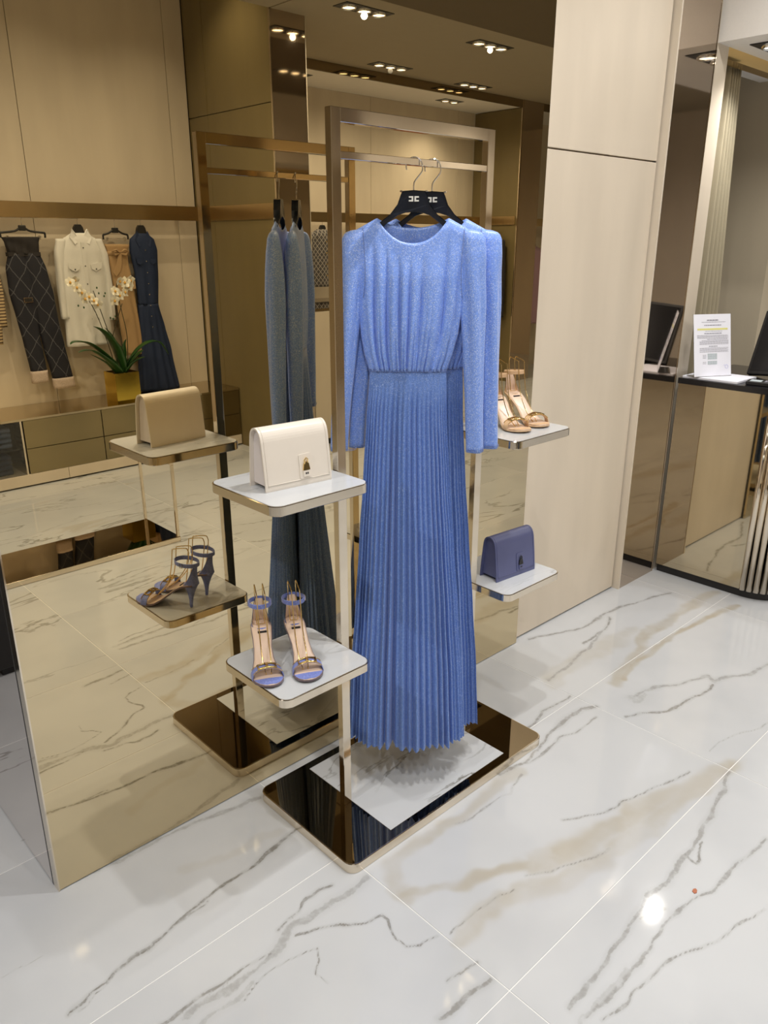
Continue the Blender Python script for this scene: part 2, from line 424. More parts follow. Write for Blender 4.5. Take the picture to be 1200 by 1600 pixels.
# veins of the nearest tiles: kind, width, strength, path on the floor
VEINS = [
 ('g', 0.011, 1, [(-0.128, -0.372), (-0.057, -0.349), (0.025, -0.331), (0.114, -0.325), (0.197, -0.307), (0.258, -0.301), (0.341, -0.296), (0.406, -0.293), (0.494, -0.277), (0.619, -0.251)]),
 ('g', 0.006, 0.7, [(-0.108, -0.379), (-0.055, -0.363), (0.045, -0.324), (0.174, -0.314), (0.268, -0.317)]),
 ('g', 0.0248, 0.8, [(0.086, -0.563), (0.172, -0.564), (0.26, -0.57), (0.346, -0.544), (0.4, -0.526), (0.494, -0.53), (0.579, -0.535), (0.663, -0.535)]),
 ('g', 0.0089, 0.9, [(0.019, -0.537), (0.097, -0.545), (0.172, -0.535), (0.28, -0.54), (0.323, -0.548)]),
 ('g', 0.0153, 0.6, [(0.094, -0.607), (0.182, -0.603), (0.234, -0.594)]),
 ('g', 0.0055, 0.9, [(0.191, -0.617), (0.269, -0.597), (0.336, -0.598), (0.415, -0.628), (0.394, -0.666), (0.361, -0.695), (0.364, -0.728)]),
 ('g', 0.0103, 0.9, [(0.372, -0.508), (0.443, -0.497), (0.489, -0.48), (0.576, -0.485)]),
 ('g', 0.0076, 1, [(0.4, -0.554), (0.461, -0.584), (0.522, -0.628), (0.594, -0.674)]),
 ('g', 0.0161, 0.8, [(0.047, 0.012), (0.108, 0.003), (0.202, -0.002), (0.318, -0.014), (0.449, -0.015), (0.569, -0.048), (0.635, -0.058)]),
 ('g', 0.0042, 0.5, [(-0.204, -0.152), (-0.16, -0.159), (-0.117, -0.166)]),
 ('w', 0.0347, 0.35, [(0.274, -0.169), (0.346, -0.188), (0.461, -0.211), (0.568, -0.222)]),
 ('g', 0.0068, 0.9, [(0.594, -0.674), (0.596, -0.697), (0.577, -0.741), (0.575, -0.778), (0.604, -0.806), (0.652, -0.811)]),
 ('g', 0.0149, 0.8, [(0.661, -0.978), (0.595, -0.974), (0.542, -0.97), (0.492, -0.976)]),
 ('g', 0.0094, 0.7, [(0.578, -0.912), (0.62, -0.921), (0.669, -0.931)]),
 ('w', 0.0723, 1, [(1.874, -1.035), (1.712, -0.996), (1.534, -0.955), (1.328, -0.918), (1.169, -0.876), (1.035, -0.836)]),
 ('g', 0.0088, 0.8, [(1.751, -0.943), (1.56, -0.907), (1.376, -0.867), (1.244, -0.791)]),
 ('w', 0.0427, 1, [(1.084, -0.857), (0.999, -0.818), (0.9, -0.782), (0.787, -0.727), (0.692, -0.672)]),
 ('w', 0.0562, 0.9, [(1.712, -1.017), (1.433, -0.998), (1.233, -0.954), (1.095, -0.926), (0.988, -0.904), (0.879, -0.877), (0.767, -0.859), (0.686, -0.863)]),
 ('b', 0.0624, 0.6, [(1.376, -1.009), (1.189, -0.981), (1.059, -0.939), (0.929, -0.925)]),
 ('g', 0.0053, 0.8, [(0.922, -0.866), (0.833, -0.848), (0.737, -0.83), (0.68, -0.824)]),
 ('g', 0.0058, 0.7, [(1.244, -0.948), (1.133, -0.911), (0.983, -0.853)]),
 ('w', 0.0442, 0.8, [(1.35, -0.565), (1.211, -0.567), (1.073, -0.562), (0.955, -0.548), (0.848, -0.53), (0.742, -0.544), (0.69, -0.624), (0.683, -0.693)]),
 ('g', 0.007, 0.6, [(1.336, -0.575), (1.229, -0.606), (1.084, -0.592), (1.001, -0.573)]),
 ('g', 0.0153, 1, [(1.853, -1.05), (1.667, -1.081), (1.423, -1.116), (1.255, -1.124), (1.112, -1.126), (0.955, -1.143), (0.822, -1.153), (0.733, -1.155)]),
 ('g', 0.0074, 0.9, [(1.469, -1.123), (1.37, -1.151), (1.385, -1.115)]),
 ('g', 0.0113, 0.7, [(1.621, -1.249), (1.439, -1.232), (1.289, -1.218), (1.123, -1.193), (0.997, -1.208), (0.871, -1.211), (0.734, -1.193)]),
 ('g', 0.0069, 0.8, [(1.362, -1.361), (1.206, -1.326), (1.1, -1.292), (1.028, -1.269), (0.924, -1.249), (0.827, -1.237), (0.766, -1.224)]),
 ('g', 0.0147, 0.6, [(1.083, -1.142), (1.133, -1.16), (1.162, -1.173)]),
 ('g', 0.0163, 0.5, [(0.913, -1.203), (0.783, -1.196), (0.716, -1.188)]),
 ('g', 0.0175, 0.9, [(2.666, -0.843), (2.519, -0.811), (2.432, -0.766), (2.354, -0.75), (2.379, -0.715), (2.292, -0.681), (2.201, -0.641), (2.106, -0.586), (2.016, -0.579)]),
 ('g', 0.0123, 0.9, [(2.334, -0.755), (2.237, -0.764), (2.14, -0.738), (2.026, -0.715), (1.954, -0.671), (1.881, -0.638)]),
 ('g', 0.0387, 0.5, [(2.078, -0.593), (2.001, -0.607), (2.01, -0.573)]),
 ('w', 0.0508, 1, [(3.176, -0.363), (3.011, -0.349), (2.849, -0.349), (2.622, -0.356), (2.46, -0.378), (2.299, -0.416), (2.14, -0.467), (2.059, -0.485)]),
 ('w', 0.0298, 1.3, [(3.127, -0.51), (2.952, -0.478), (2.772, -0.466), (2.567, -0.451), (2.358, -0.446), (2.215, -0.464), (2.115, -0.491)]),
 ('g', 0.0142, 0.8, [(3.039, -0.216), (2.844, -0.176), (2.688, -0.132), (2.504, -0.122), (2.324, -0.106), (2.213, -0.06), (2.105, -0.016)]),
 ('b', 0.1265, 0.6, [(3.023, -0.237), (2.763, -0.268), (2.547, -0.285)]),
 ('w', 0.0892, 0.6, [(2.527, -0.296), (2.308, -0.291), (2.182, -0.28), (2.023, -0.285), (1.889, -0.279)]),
 ('g', 0.0152, 0.9, [(2.403, -0.209), (2.201, -0.245), (2.017, -0.278), (1.879, -0.274)]),
 ('g', 0.0131, 0.8, [(2.571, -0.153), (2.429, -0.204), (2.336, -0.205), (2.246, -0.205)]),
 ('g', 0.0125, 0.8, [(1.854, -0.394), (1.76, -0.402), (1.642, -0.414), (1.548, -0.422)]),
 ('g', 0.0149, 0.8, [(1.863, -0.51), (1.803, -0.484), (1.715, -0.483), (1.62, -0.49), (1.523, -0.51), (1.39, -0.54), (1.278, -0.532)]),
 ('g', 0.0116, 0.8, [(1.798, -0.551), (1.685, -0.552), (1.575, -0.54), (1.47, -0.548), (1.396, -0.546)]),
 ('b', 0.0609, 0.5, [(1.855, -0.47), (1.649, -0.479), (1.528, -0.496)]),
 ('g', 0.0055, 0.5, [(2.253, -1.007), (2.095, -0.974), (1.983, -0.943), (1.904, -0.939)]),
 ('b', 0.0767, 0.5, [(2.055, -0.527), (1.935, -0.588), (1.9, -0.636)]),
]

# ================================================================ SETTING
# ---- ceiling
ceiling = sempty('ceiling', 'taupe shop ceiling with recessed downlights')
B().box(3.170, 9.6, -4.252, -2.55, Z_CEIL, Z_CEIL+0.1).build('ceiling_panel', M['ceil'], ceiling)
B().box(-3.2, 3.156, -3.2, -2.55, Z_CEIL, Z_CEIL+0.1).build('ceiling_panel', M['ceil'], ceiling)
B().box(-3.2, 3.156, -3.2, -3.12, Z_CEIL+0.1, 3.75).build('cove_riser', M['ceil'], ceiling)
B().box(-3.2, 9.6, -2.55, 2.0, Z_CEIL, Z_CEIL+0.1).build('ceiling_panel', M['ceil_dark'], ceiling)
# ---- floor with real tiles
floor = struct(B().box(-3.4, 9.8, -5.15, 2.0, -0.06, -0.0012).build('floor', M['grout']), 'white grey-veined marble tile floor')
TX, TY, TPX, TPY, GAP = 0.665, -0.429, 1.194, 0.606, 0.0012
def seg_dist(P, a, b):
    a = np.array(a); b = np.array(b); d = b - a
    t = np.clip(((P - a) @ d) / max(d @ d, 1e-9), 0, 1)
    return np.linalg.norm(P - (a + t[:, None] * d), axis=1)
_rng = np.random.RandomState(3)
_G = _rng.uniform(-1, 1, (2, 128, 128))
def vnoise(P, cell, ch):
    q = P / cell; i = np.floor(q).astype(int); f = q - i; f = f*f*(3-2*f)
    g = lambda a, b: _G[ch, a % 128, b % 128]
    x, y = i[:, 0], i[:, 1]
    return (g(x, y)*(1-f[:, 0]) + g(x+1, y)*f[:, 0])*(1-f[:, 1]) + (g(x, y+1)*(1-f[:, 0]) + g(x+1, y+1)*f[:, 0])*f[:, 1]
def warp(P):
    q = P.copy()
    for cell, am in ((.17, .013), (.071, .008), (.029, .0042)):
        for ch in (0, 1): q[:, ch] += am * vnoise(P + ch*3.7 + 40, cell, ch)
    return q
def tile_mesh(x0, x1, y0, y1):
    """bevelled slab; tiles crossed by drawn veins get a fine top grid that carries them"""
    V = [v for v in VEINS if any(x0 - .05 < x < x1 + .05 and y0 - .05 < y < y1 + .05 for x, y in v[3])]
    cx, cy = (x0 + x1) / 2, (y0 + y1) / 2
    hx, hy = (x1 - x0) / 2 - GAP, (y1 - y0) / 2 - GAP
    e = 0.0008
    if not V:
        nx, ny = 1, 1
    else:
        nx, ny = max(2, int(2*hx / 0.0056)), max(2, int(2*hy / 0.0056))
    xs = np.linspace(-hx + e, hx - e, nx + 1); ys = np.linspace(-hy + e, hy - e, ny + 1)
    gx, gy = np.meshgrid(xs, ys)
    top = np.stack([gx.ravel(), gy.ravel(), np.zeros(gx.size)], 1)
    verts = [tuple(p) for p in top]
    w = nx + 1
    faces = [(j*w+i, j*w+i+1, (j+1)*w+i+1, (j+1)*w+i) for j in range(ny) for i in range(nx)]
    n0 = len(verts)
    verts += [(-hx,-hy,-e),(hx,-hy,-e),(hx,hy,-e),(-hx,hy,-e),(-hx,-hy,-.008),(hx,-hy,-.008),(hx,hy,-.008),(-hx,hy,-.008)]
    c = [0, nx, ny*w+nx, ny*w]
    rim = [list(range(0, nx+1)), [j*w+nx for j in range(ny+1)], [ny*w+i for i in range(nx, -1, -1)], [j*w for j in range(ny, -1, -1)]]
    for k in range(4):
        a, b = n0 + k, n0 + (k+1) % 4
        faces.append(tuple([a, b] + rim[k][::-1]))
        faces.append((a, a + 4, n0 + 4 + (k+1) % 4, b))
    me = bpy.data.meshes.new('floor_tile'); me.from_pydata(verts, [], faces); me.materials.append(M['marble'])
    if V:
        P = top[:, :2] + np.array([cx, cy]); Q = warp(P)
        F = {'g': np.zeros(len(P)), 'w': np.zeros(len(P)), 'b': np.zeros(len(P))}
        SV = np.zeros(len(P))
        mod = 0.75 + 0.45*vnoise(P + 50, .06, 0)
        for kind, wid, st, pts in V:
            d = np.full(len(P), 9.0)
            for a, b in zip(pts[:-1], pts[1:]): d = np.minimum(d, seg_dist(Q if wid < .03 else P + 1.6*(Q-P), a, b))
            h = wid * 0.45 * (0.6 + 0.6*mod)
            if kind == 'g':
                f = np.clip(1 - d / (3*h), 0, 1)
                top_ = f > F['g']
                SV = np.where(top_, st * (0.62 if wid > 0.015 else 0.95), SV)
                F['g'] = np.maximum(F['g'], f)
            else:
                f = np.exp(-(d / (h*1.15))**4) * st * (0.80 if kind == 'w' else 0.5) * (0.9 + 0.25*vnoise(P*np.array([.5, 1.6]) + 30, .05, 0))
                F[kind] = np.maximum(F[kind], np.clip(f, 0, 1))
        for nm, dat in (('vein', F['g']), ('vein_strength', SV), ('warm', F['w']), ('blue', F['b'])):
            at = me.attributes.new(nm, 'FLOAT', 'POINT')
            at.data.foreach_set('value', np.concatenate([dat, np.zeros(8)]).astype(np.float32))
        at = me.attributes.new('drawn', 'FLOAT', 'POINT'); at.data.foreach_set('value', np.ones(len(verts), np.float32))
    me.validate(); me.update()
    return me, (cx, cy, 0)
_plain = {}
def lay(x0, x1, y0, y1):
    key = (round(x1-x0, 3), round(y1-y0, 3))
    drawn = any(x0 - .05 < x < x1 + .05 and y0 - .05 < y < y1 + .05 for v in VEINS for x, y in v[3])
    if drawn or key not in _plain:
        me, c = tile_mesh(x0, x1, y0, y1)
        if not drawn: _plain[key] = me
    else:
        me, c = _plain[key], ((x0+x1)/2, (y0+y1)/2, 0)
    o = bpy.data.objects.new('floor_tile', me); COL.objects.link(o); o.location = c; o.parent = floor
for i in range(-4, 8):
    for j in range(-8, 5):
        x0, x1 = TX + i*TPX, TX + (i+1)*TPX
        y0, y1 = TY + j*TPY, TY + (j+1)*TPY
        x0, x1 = max(x0, -3.2), min(x1, 9.6); y0, y1 = max(y0, -4.95), min(y1, 1.8)
        if x1 - x0 < 0.05 or y1 - y0 < 0.05: continue
        if y0 >= 0.0 and x0 > -0.05 and not (3.2 < x1 < 5.2): continue
        lay(x0, x1, y0, y1)

# ---- back wall: mirror panel, beige panels, bronze column, jamb
wb = sempty('wall_back', 'bronze mirror wall continuing into beige lacquer panels')
B().box(0.012, 2.04, 0.012, 0.10, 0, Z_CEIL).build('wall_core', M['blackmat'], wb)
B().box(0.004, 2.037, 0.0, 0.012, 0.004, Z_CEIL).build('mirror_panel', M['mirror'], wb)
B().box(0.0, 0.004, -0.001, 0.032, 0.0, Z_CEIL).build('edge_trim', M['bronze'], wb)
B().box(0.02, 3.24, 0.045, 0.25, 0, Z_CEIL).build('wall_core', M['greige'], wb)
for z0, z1 in ((0.008, 2.007), (2.013, Z_CEIL)):
    B().bbox(2.042, 2.862, 0.022, 0.045, z0, z1, 0.0015, 1).build('panel', M['beige'], wb)
B().box(2.864, 2.870, 0.03, 0.045, 0.0, Z_CEIL).build('shadow_gap', M['blackmat'], wb)
B().box(2.870, 2.882, -0.012, 0.045, 0.0, Z_CEIL).build('edge_trim', M['beige'], wb)
B().box(2.882, 3.213, -0.010, 0.045, 0.0, Z_CEIL).build('bronze_panel', M['mirror_col'], wb)
B().box(3.213, 3.219, -0.012, 0.045, 0.0, Z_CEIL).build('edge_trim', M['bronze'], wb)
B().box(3.219, 3.356, 0.0, 0.25, 0.0, 2.51).build('jamb', M['beige'], wb)
B().box(3.356, 9.6, 0.0, 0.06, 2.462, 2.51).build('curtain_header', M['gold'], wb)
B().box(4.9, 9.6, 0.0, 0.25, 0.0, 2.47).build('wall_core', M['greige'], wb)
# left return of the mirror wall
wr = sempty('wall_return', 'grey mirrored end face of the mirror wall')
B().box(0.0, 0.006, 0.032, 0.042, 0, Z_CEIL).build('shadow_gap', M['blackmat'], wr)
B().box(0.0, 0.010, 0.042, 1.9, 0.003, Z_CEIL).build('mirror_panel', M['mirror_ret'], wr)
B().box(0.012, 0.09, 0.11, 1.9, 0.0, Z_CEIL).build('wall_core', M['greige'], wr)

# fitting room behind the curtain
fr = sempty('wall_fitting_room', 'greige fitting room walls behind the curtain')
B().box(4.3, 4.4, 0.25, 1.6, 0.0, 2.6).build('side_wall', M['greige'], fr)
B().box(3.1, 4.4, 1.5, 1.6, 0.0, 2.6).build('end_wall', M['greige'], fr)
B().box(3.1, 4.9, 0.25, 1.6, 2.56, 2.66).build('fitting_ceiling', M['ceil_white'], fr)
B().box(4.3, 4.9, 0.06, 0.25, 0.0, 2.56).build('side_wall', M['greige'], fr)
# lowered white ceiling over the counter
sof = struct(B().box(3.24, 9.6, -0.6, 0.25, 2.51, Z_CEIL - .001).build('ceiling_soffit', M['ceil_white']), 'lowered white ceiling over the service counter')

# ---- front wall (seen only in the mirror)
wf = sempty('wall_front', 'beige lacquered wall facing the mirror')
B().box(-3.2, 3.156, -4.47, -4.36, 0.0, 3.75).build('wall_core', M['blackmat'], wf)
for x0, x1 in ((-3.2, -0.75), (-0.75, 0.55), (0.55, 1.80), (1.80, 2.98), (2.98, 3.15)):
    B().bbox(x0+.002, x1-.002, -4.36, -4.35, 0.0, 3.75, 0.001, 1).build('panel', M['beige'], wf)
B().box(3.473, 7.40, -5.05, -4.96, 0.0, 3.13).build('wall_core', M['blackmat'], wf)
for x0, x1 in ((3.474, 4.35), (4.35, 5.70), (5.70, 7.10), (7.10, 7.40)):
    B().bbox(x0+.002, x1-.002, -4.96, -4.95, 0.0, 3.126, 0.001, 1).build('panel', M['beige'], wf)
B().bbox(7.79, 9.6, -4.96, -4.95, 0.0, 3.126, 0.001, 1).build('panel', M['beige'], wf)
B().box(3.474, 9.6, -4.949, -4.27, 3.126, 3.2).build('alcove_ceiling', M['ceil_white'], wf)
for x0, x1 in ((3.474, 7.395), (7.792, 9.6)): B().box(x0, x1, -4.27, -4.25, 3.12, 3.2).build('fascia', M['bronze_dark'], wf)
pier = sempty('wall_pier', 'bronze mirrored pier between the wardrobe alcoves')
B().box(3.166, 3.463, -4.95, -3.21, 0, 3.75).build('wall_core', M['blackmat'], pier)
for z0, z1 in ((0.0, 2.62), (2.626, 3.75)):
    for y0, y1 in ((-4.35, -4.07), (-4.066, -3.2)):
        B().box(3.156, 3.166, y0, y1, z0, z1).build('side_panel', M['taupe'], pier)
B().box(3.162, 3.467, -3.21, -3.20, 0, 3.75).build('front_panel', M['mirror_col'], pier)
B().box(3.463, 3.473, -4.95, -3.2, 0, 3.75).build('side_panel', M['beige'], pier)
B().box(3.154, 3.162, -3.212, -3.197, 0, 3.75).build('edge_trim', M['bronze'], pier)
B().box(3.148, 3.156, -4.34, -3.215, 1.845, 1.955).build('band', M['bronze_band'], pier)
pier2 = sempty('wall_pier', 'dark bronze pier beside the far alcove')
B().box(7.41, 7.78, -4.945, -4.262, 0, 3.12).build('wall_core', M['blackmat'], pier2)
B().box(7.40, 7.41, -4.949, -4.256, 0, 3.119).build('side_panel', M['taupe'], pier2)
B().box(7.388, 7.40, -4.94, -4.27, 1.87, 1.965).build('band', M['bronze_band'], pier2)
B().box(7.41, 7.79, -4.262, -4.24, 0, 3.199).build('front_panel', M['mirror_col'], pier2)
B().box(7.396, 7.41, -4.255, -4.245, 0, 3.2).build('edge_trim', M['bronze'], pier2)
# raised cove above the cabinet alcove
B().box(-3.2, 3.6, -4.47, -3.2, 3.75, 3.85).build('cove_ceiling', M['ceil'], ceiling)
struct(B().box(-3.3, -3.2, -5.05, 2.0, 0, 3.85).build('wall_left', M['beige']), 'beige wall at the far left of the shop')
struct(B().box(9.6, 9.7, -5.05, 0.3, 0, 3.3).build('wall_right', M['beige']), 'beige wall at the far end of the shop')
struct(B().box(-3.2, 0.0, 1.8, 1.9, 0, 3.2).build('wall_side', M['beige']), 'beige wall beyond the left end of the mirror')

# ================================================================ LAMPS
def downlight(x, y, z, label, power, spot=160, light=True, n=3, rz=0, size=0.022):
    t = thing('ceiling_downlight', label, 'downlight', (x, y, z), rz, 'recessed ceiling downlights')
    w = 0.07*n + 0.01
    B().box(-w, w, -0.075, 0.075, -0.004, -0.0005).build('slot', M['blackmat'], t)
    for k in range(n):
        cx = (k - (n-1)/2) * 0.14
        B().lathe([(0.052, -0.0045), (0.052, -0.016), (0.047, -0.018), (0.046, -0.008)], 20, (cx, 0, 0), False).build('bezel', M['chrome'], t)
        B().lathe([(0.001, -0.0125), (0.025, -0.0115), (0.046, -0.0085)], 20, (cx, 0, 0), False).build('lens', M['lamp'], t)
    if light:
        d = bpy.data.lights.new('downlight_beam', 'SPOT')
        d.energy = power * LAMP_POWER; d.color = LAMP_WARM; d.spot_size = math.radians(spot); d.spot_blend = 1.0; d.shadow_soft_size = size
        o = bpy.data.objects.new('downlight_beam', d); COL.objects.link(o); o.parent = t; o.location = (0, 0, -0.037)
    return t
for x, y, pw, lab in (
    (3.67, -2.79, 200, 'triple downlight nearest the bronze pier in the mirror'),
    (5.11, -2.85, 200, 'triple downlight in the mirror beside the dark ceiling edge, right of the dress hooks'),
    (5.08, -4.00, 200, 'triple downlight by the fascia above the rack in the mirror'),
    (6.35, -4.09, 200, 'far triple downlight closest to the right return of the alcove'),
    (2.20, -2.79, 200, 'triple downlight ahead of the denim garments, above the frame'),
    (0.70, -2.79, 200, 'triple downlight above the low bronze platform'),
    (-0.90, -2.79, 260, 'triple downlight behind the photographer on the left'),
    (7.60, -2.85, 200, 'triple downlight toward the far end of the shop'),
    (1.08, -0.83, 240, 'triple downlight directly above the left half of the garment rack'),
    (1.56, -0.89, 150, 'triple downlight directly above the right half of the garment rack'),
    (-0.10, -1.30, 235, 'added unseen triple downlight lighting the front of the dresses'),  # lamp put here to light the dress front
    (2.60, -0.72, 170, 'unseen triple downlight set close to the beige panel to brighten it'),  # lamp placed near the wall to brighten the beige panel
    (4.60, -1.60, 140, 'triple downlight in front of the counter aisle'),
    (6.80, -1.60, 170, 'triple downlight near the far right wall'),
    (-1.70, -0.40, 420, 'added unseen triple downlight brightening the left floor and its reflection'),  # extra lamp added to lift the left side and its mirror image
):
    downlight(x, y, Z_CEIL, lab, pw)
downlight(3.52, -0.16, 2.51, 'small recessed downlight in the white ceiling over the counter', 90, 140, True, 2)
for x in (0.9, 1.9, 2.75):
    downlight(x, -3.55, 3.75, 'wall washer number %s from the pier in the raised cove' % {0.9:'three',1.9:'two',2.75:'one'}[x], 150, 110)
downlight(4.4, -4.55, 3.126, 'alcove downlight above the patterned jacket', 90, 120, True, 2)
downlight(6.5, -4.55, 3.126, 'alcove downlight above the black top', 90, 120, True, 2)

# ================================================================ GARMENT RACK
rack = thing('garment_display_rack', 'polished bronze garment rack with four marble shelves on a marble inset base', 'display rack', (1.069, -0.287, 0))
def L(b): return b.xf(Matrix.Translation((-1.069, 0.287, 0)))
BX0, BX1, BY0, BY1, BZ = 0.620, 1.522, -0.514, -0.061, 0.0325
UX0, UX1, UY0, UY1, UZ = 0.772, 1.366, -0.3068, -0.2845, 1.981
base = L(slab(BX0, BX1, BY0, BY1, 0.0, BZ, 0.032)).build('base', M['bronze'], rack)
L(slab(BX0+.004, BX1-.004, BY0+.004, BY1-.004, BZ-.0004, BZ+.0006, 0.03, .0002)).build('base_plate', M['bronze_dark'], base)
L(B().box(0.802, 1.337, -0.482, -0.092, BZ+.0002, BZ+.0016)).build('marble_inset', M['marble_inset'], base)
TW = 0.029
for x0, x1 in ((UX0, UX0+TW), (UX1-TW, UX1)):
    L(B().bbox(x0, x1, UY0, UY1, BZ+.0006, UZ, 0.0012, 1)).build('upright', M['bronze'], rack)
L(B().bbox(UX0+TW, UX1-TW, UY0, UY1, UZ-0.031, UZ, 0.0012, 1)).build('top_rail', M['bronze'], rack)
L(B().bbox(UX0+TW, UX1-TW, UY0+.002, UY1-.002, 1.872, 1.889, 0.0012, 1)).build('hanging_rail', M['bronze'], rack)
SY0, SY1, STH = -0.440, -0.150, 0.026
for (x0, x1) in ((0.472, 0.772), (1.366, 1.666)):
    for z in (1.114, 0.600):
        sh = L(slab(x0, x1, SY0, SY1, z-STH, z-0.0012, 0.030)).build('shelf', M['bronze'], rack)
        L(slab(x0+.0035, x1-.0035, SY0+.0035, SY1-.0035, z-0.003, z, 0.027, .0004)).build('marble_top', M['marble_white'], sh)

# ================================================================ HANGERS + DRESSES
ANG = math.atan2(-0.7116, 0.7026)       # local x runs along the shoulders, local -y faces the shopper
def smooth_path(pts, sub=5):
    out = []
    P = [Vector(p) for p in pts]
    for i in range(len(P)-1):
        p0, p1, p2, p3 = P[max(i-1,0)], P[i], P[i+1], P[min(i+2,len(P)-1)]
        for k in range(sub):
            t = k/sub
            out.append(0.5*((2*p1)+(p2-p0)*t+(2*p0-5*p1+4*p2-p3)*t*t+(3*p1-p0-3*p2+p3)*t**3))
    out.append(P[-1])
    return out
def hook(b, z_stem, z_top, r=0.021, rad=0.0017):
    c = z_top - r
    pts = [(0,0,z_stem-.004),(0,0,z_stem+.018),(r*.55,0,z_stem+.034),(r*.98,0,c-.012)]
    pts += [(r*math.cos(a),0,c+r*math.sin(a)) for a in [math.radians(x) for x in (0,35,65,95,125,155,185,205)]]
    b.tube([p[:] for p in smooth_path(pts, 3)], rad, 8)
    return b
def dress_hanger(name, label, loc, rz, z_top=1.8935, half=0.172, group=None, dz=0.0, emblem=True, drop=None):
    """contoured shoulder hanger: plaque with emblem, two arms, metal hook. local origin on the rail axis, z relative to loc"""
    t = thing(name, label, 'hanger', loc, rz, group)
    zs = -0.079 if drop is None else drop   # plaque top below hook top
    up = [(0.0, 0), (0.030, -0.002), (0.035, -0.012), (0.043, -0.034), (0.062, -0.058), (0.092, -0.080), (0.125, -0.106), (half-.012, -0.124)]
    lo = [(half-.016, -0.136), (0.125, -0.120), (0.096, -0.101), (0.070, -0.079), (0.045, -0.061), (0.022, -0.054), (0.0, -0.052)]
    right = up + lo
    pts = [(x, z + zs) for x, z in right] + [(-x, z + zs) for x, z in reversed(right[1:-1])]
    # two-sided body with rounded faces
    b = B()
    n = len(pts)
    cxy = (0.0, zs - 0.06)
    loops = []
    for d, s in ((-0.009, 0.94), (-0.0125, 0.985), (0.0, 1.0), (0.009, 0.97)):
        th = lambda x: 1.0 - 0.78*min(1, max(0, (abs(x)-.05)/.05))     # arms thin out toward the shoulders
        loops.append([(x if s == 1.0 else (x*s if abs(x) < .05 else x - math.copysign((1-s)*.04, x)), d*th(x), z) for x, z in pts])
    b.loft(loops, True, True, True, smooth=False)
    body = b.build('body', M['navy'], t)
    if emblem:
        e = B(); y0, y1 = -0.0136, -0.0124
        ez = zs - 0.021
        for sgn in (-1, 1):
            xin, xout = 0.0015, 0.0130
            xa = xin + 0.0042
            q = lambda a, c, z0, z1: e.box(min(sgn*a, sgn*c), max(sgn*a, sgn*c), y0, y1, z0, z1)
            q(xin, xa, ez-.0064, ez+.0064)
            q(xa, xout, ez+.0026, ez+.0064); q(xa, xout, ez-.0064, ez-.0026)
        e.build('emblem', M['print'], body)
    for s in (-1, 1):
        B().bbox(s*0.033-.0035, s*0.033+.0035, -0.010, 0.008, zs-.004, zs-.0005, .0008, 1).build('clip', M['chrome'], body)
    hook(B(), zs, 0.0).build('hook', M['chrome'], t)
    return t

def interp(tab, z):
    """tab sorted by descending z: (z, a, b, ...)"""
    if z >= tab[0][0]: return tab[0][1:]
    for p, q in zip(tab[:-1], tab[1:]):
        if z >= q[0]:
            t = (p[0]-z)/(p[0]-q[0]); t = t*t*(3-2*t)*0.35 + t*0.65
            return tuple(a+(b-a)*t for a, b in zip(p[1:], q[1:]))
    return tab[-1][1:]

def ridge(x):
    """soft-topped fold with a sharp valley"""
    return abs(math.sin(math.pi*x))**0.55

